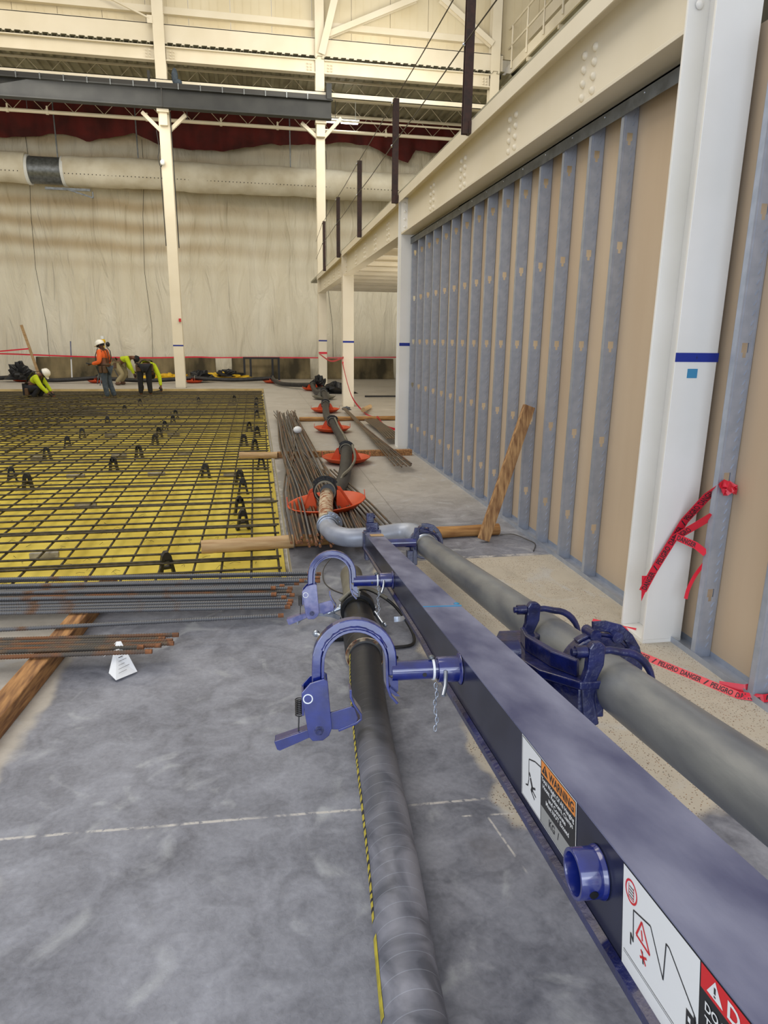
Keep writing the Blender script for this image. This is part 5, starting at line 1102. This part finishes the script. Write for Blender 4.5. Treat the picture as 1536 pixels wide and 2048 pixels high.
    if vest:
        m=M(); n=fw if abs((V['chest']-V['pel']).normalized().z)>.6 else Vector((0,0,1))
        for q in ('shL','shR'):
            a=V[q].lerp(V['neck'],.35)
            for g in (1,-1):
                nn=n*g; m.sweep([V['pel'].lerp(V[q],.18)+nn*.155,V['pel'].lerp(V[q],.5)+nn*.175,V['chest'].lerp(V[q],.55)+nn*.165,a+nn*.07+bx*.09],[(-.028,-.006),(.028,-.006),(.028,.006),(-.028,.006)],nn)
        build('harness',m,vest,e)
    return e,V
# standing, facing left
J=dict(pel=(0,0,.98),chest=(.02,0,1.32),neck=(.03,0,1.50),head=(.07,0,1.60),shL=(.02,.19,1.42),shR=(.02,-.19,1.42),elL=(.02,.27,1.12),wrL=(.26,.22,1.07),handL=(.34,.18,1.06),
 elR=(-.05,-.26,1.14),wrR=(.10,-.27,.98),handR=(.18,-.24,.96),hipL=(0,.10,.90),hipR=(0,-.10,.90),knL=(-.02,.12,.50),knR=(-.06,-.10,.50),anL=(-.08,.13,.09),anR=(-.20,-.10,.09),look=(.9,.2,-.25))
e,V=worker((-4.15,20.2,-.14),math.pi-.25,{k:tuple(c*.93 for c in v) for k,v in J.items()},'standing worker in white hard hat, orange shirt, black harness and jeans, holding a device','hiviz_orange','denim',vest='black')
m=M(); h=V['handL']; m.bar(h+Vector((.02,-.03,.0)),h+Vector((-.10,-.05,.03)),.07,.03); tag(build('handheld_device',m,'black'),'small dark device held out by the orange-shirt worker','device')
# crouching, facing right
J=dict(pel=(-.10,0,.34),chest=(.16,0,.66),neck=(.32,0,.76),head=(.41,0,.80),shL=(.20,.18,.70),shR=(.20,-.18,.70),elL=(.34,.22,.46),wrL=(.50,.16,.24),handL=(.56,.12,.18),elR=(.34,-.20,.44),wrR=(.52,-.14,.22),handR=(.58,-.10,.16),
 hipL=(-.05,.12,.34),hipR=(-.05,-.12,.34),knL=(.32,.20,.44),knR=(.30,-.18,.40),anL=(.10,.18,.09),anR=(.05,-.16,.09),look=(.7,0,-.7))
worker((-6.05,20.1,-.13),-.12,{k:(v[0]*.88,v[1]*.9,v[2]*.9) for k,v in J.items()},'crouching worker in white hard hat and yellow-green shirt tying the mat at the left','hiviz_lime','dark_cloth',vest='black')
# bent forward beyond the recess, facing right
J=dict(pel=(-.18,0,.72),chest=(.16,0,.90),neck=(.36,0,.92),head=(.47,0,.88),shL=(.22,.19,.90),shR=(.22,-.19,.90),elL=(.14,.22,.62),wrL=(.36,.14,.44),handL=(.44,.08,.40),elR=(.34,-.20,.60),wrR=(.40,-.10,.38),handR=(.42,-.06,.30),
 hipL=(-.16,.11,.66),hipR=(-.16,-.11,.66),knL=(.12,.16,.42),knR=(.06,-.14,.36),anL=(-.10,.16,.09),anR=(-.18,-.16,.09),look=(.5,0,-.9))
worker((-4.45,24.3,.0),-.05,J,'worker in dark cap and yellow-green shirt bending forward behind the laser level, light trousers','hiviz_lime','khaki',hat='cap')
# bending right down, back to camera, arm reaching to the right
J=dict(pel=(.02,0,.90),chest=(.30,-.10,.86),neck=(.46,-.16,.74),head=(.52,-.18,.62),shL=(.32,.10,.84),shR=(.30,-.28,.86),elL=(.40,.14,.56),wrL=(.42,.10,.32),handL=(.42,.08,.24),elR=(.20,-.40,.56),wrR=(.14,-.42,.30),handR=(.12,-.42,.20),
 hipL=(0,.12,.84),hipR=(0,-.10,.84),knL=(-.02,.14,.46),knR=(-.02,-.10,.46),anL=(.0,.15,.09),anR=(0,-.12,.09),look=(.5,0,-.9))
e,V=worker((-3.2,20.9,-.12),math.pi/2+.15,J,'worker doubled over with back to camera, dark trousers, yellow-green sleeve reaching down to the right','hiviz_lime','dark_cloth',hat='cap',vest='black')
m=M(); h=V['handR']; m.bar(h+Vector((0,0,-.02)),h+Vector((-.22,-.02,-.07)),.03,.025); tag(build('pliers',m,'black'),'dark tying pliers in the hand of the doubled-over worker','tool')
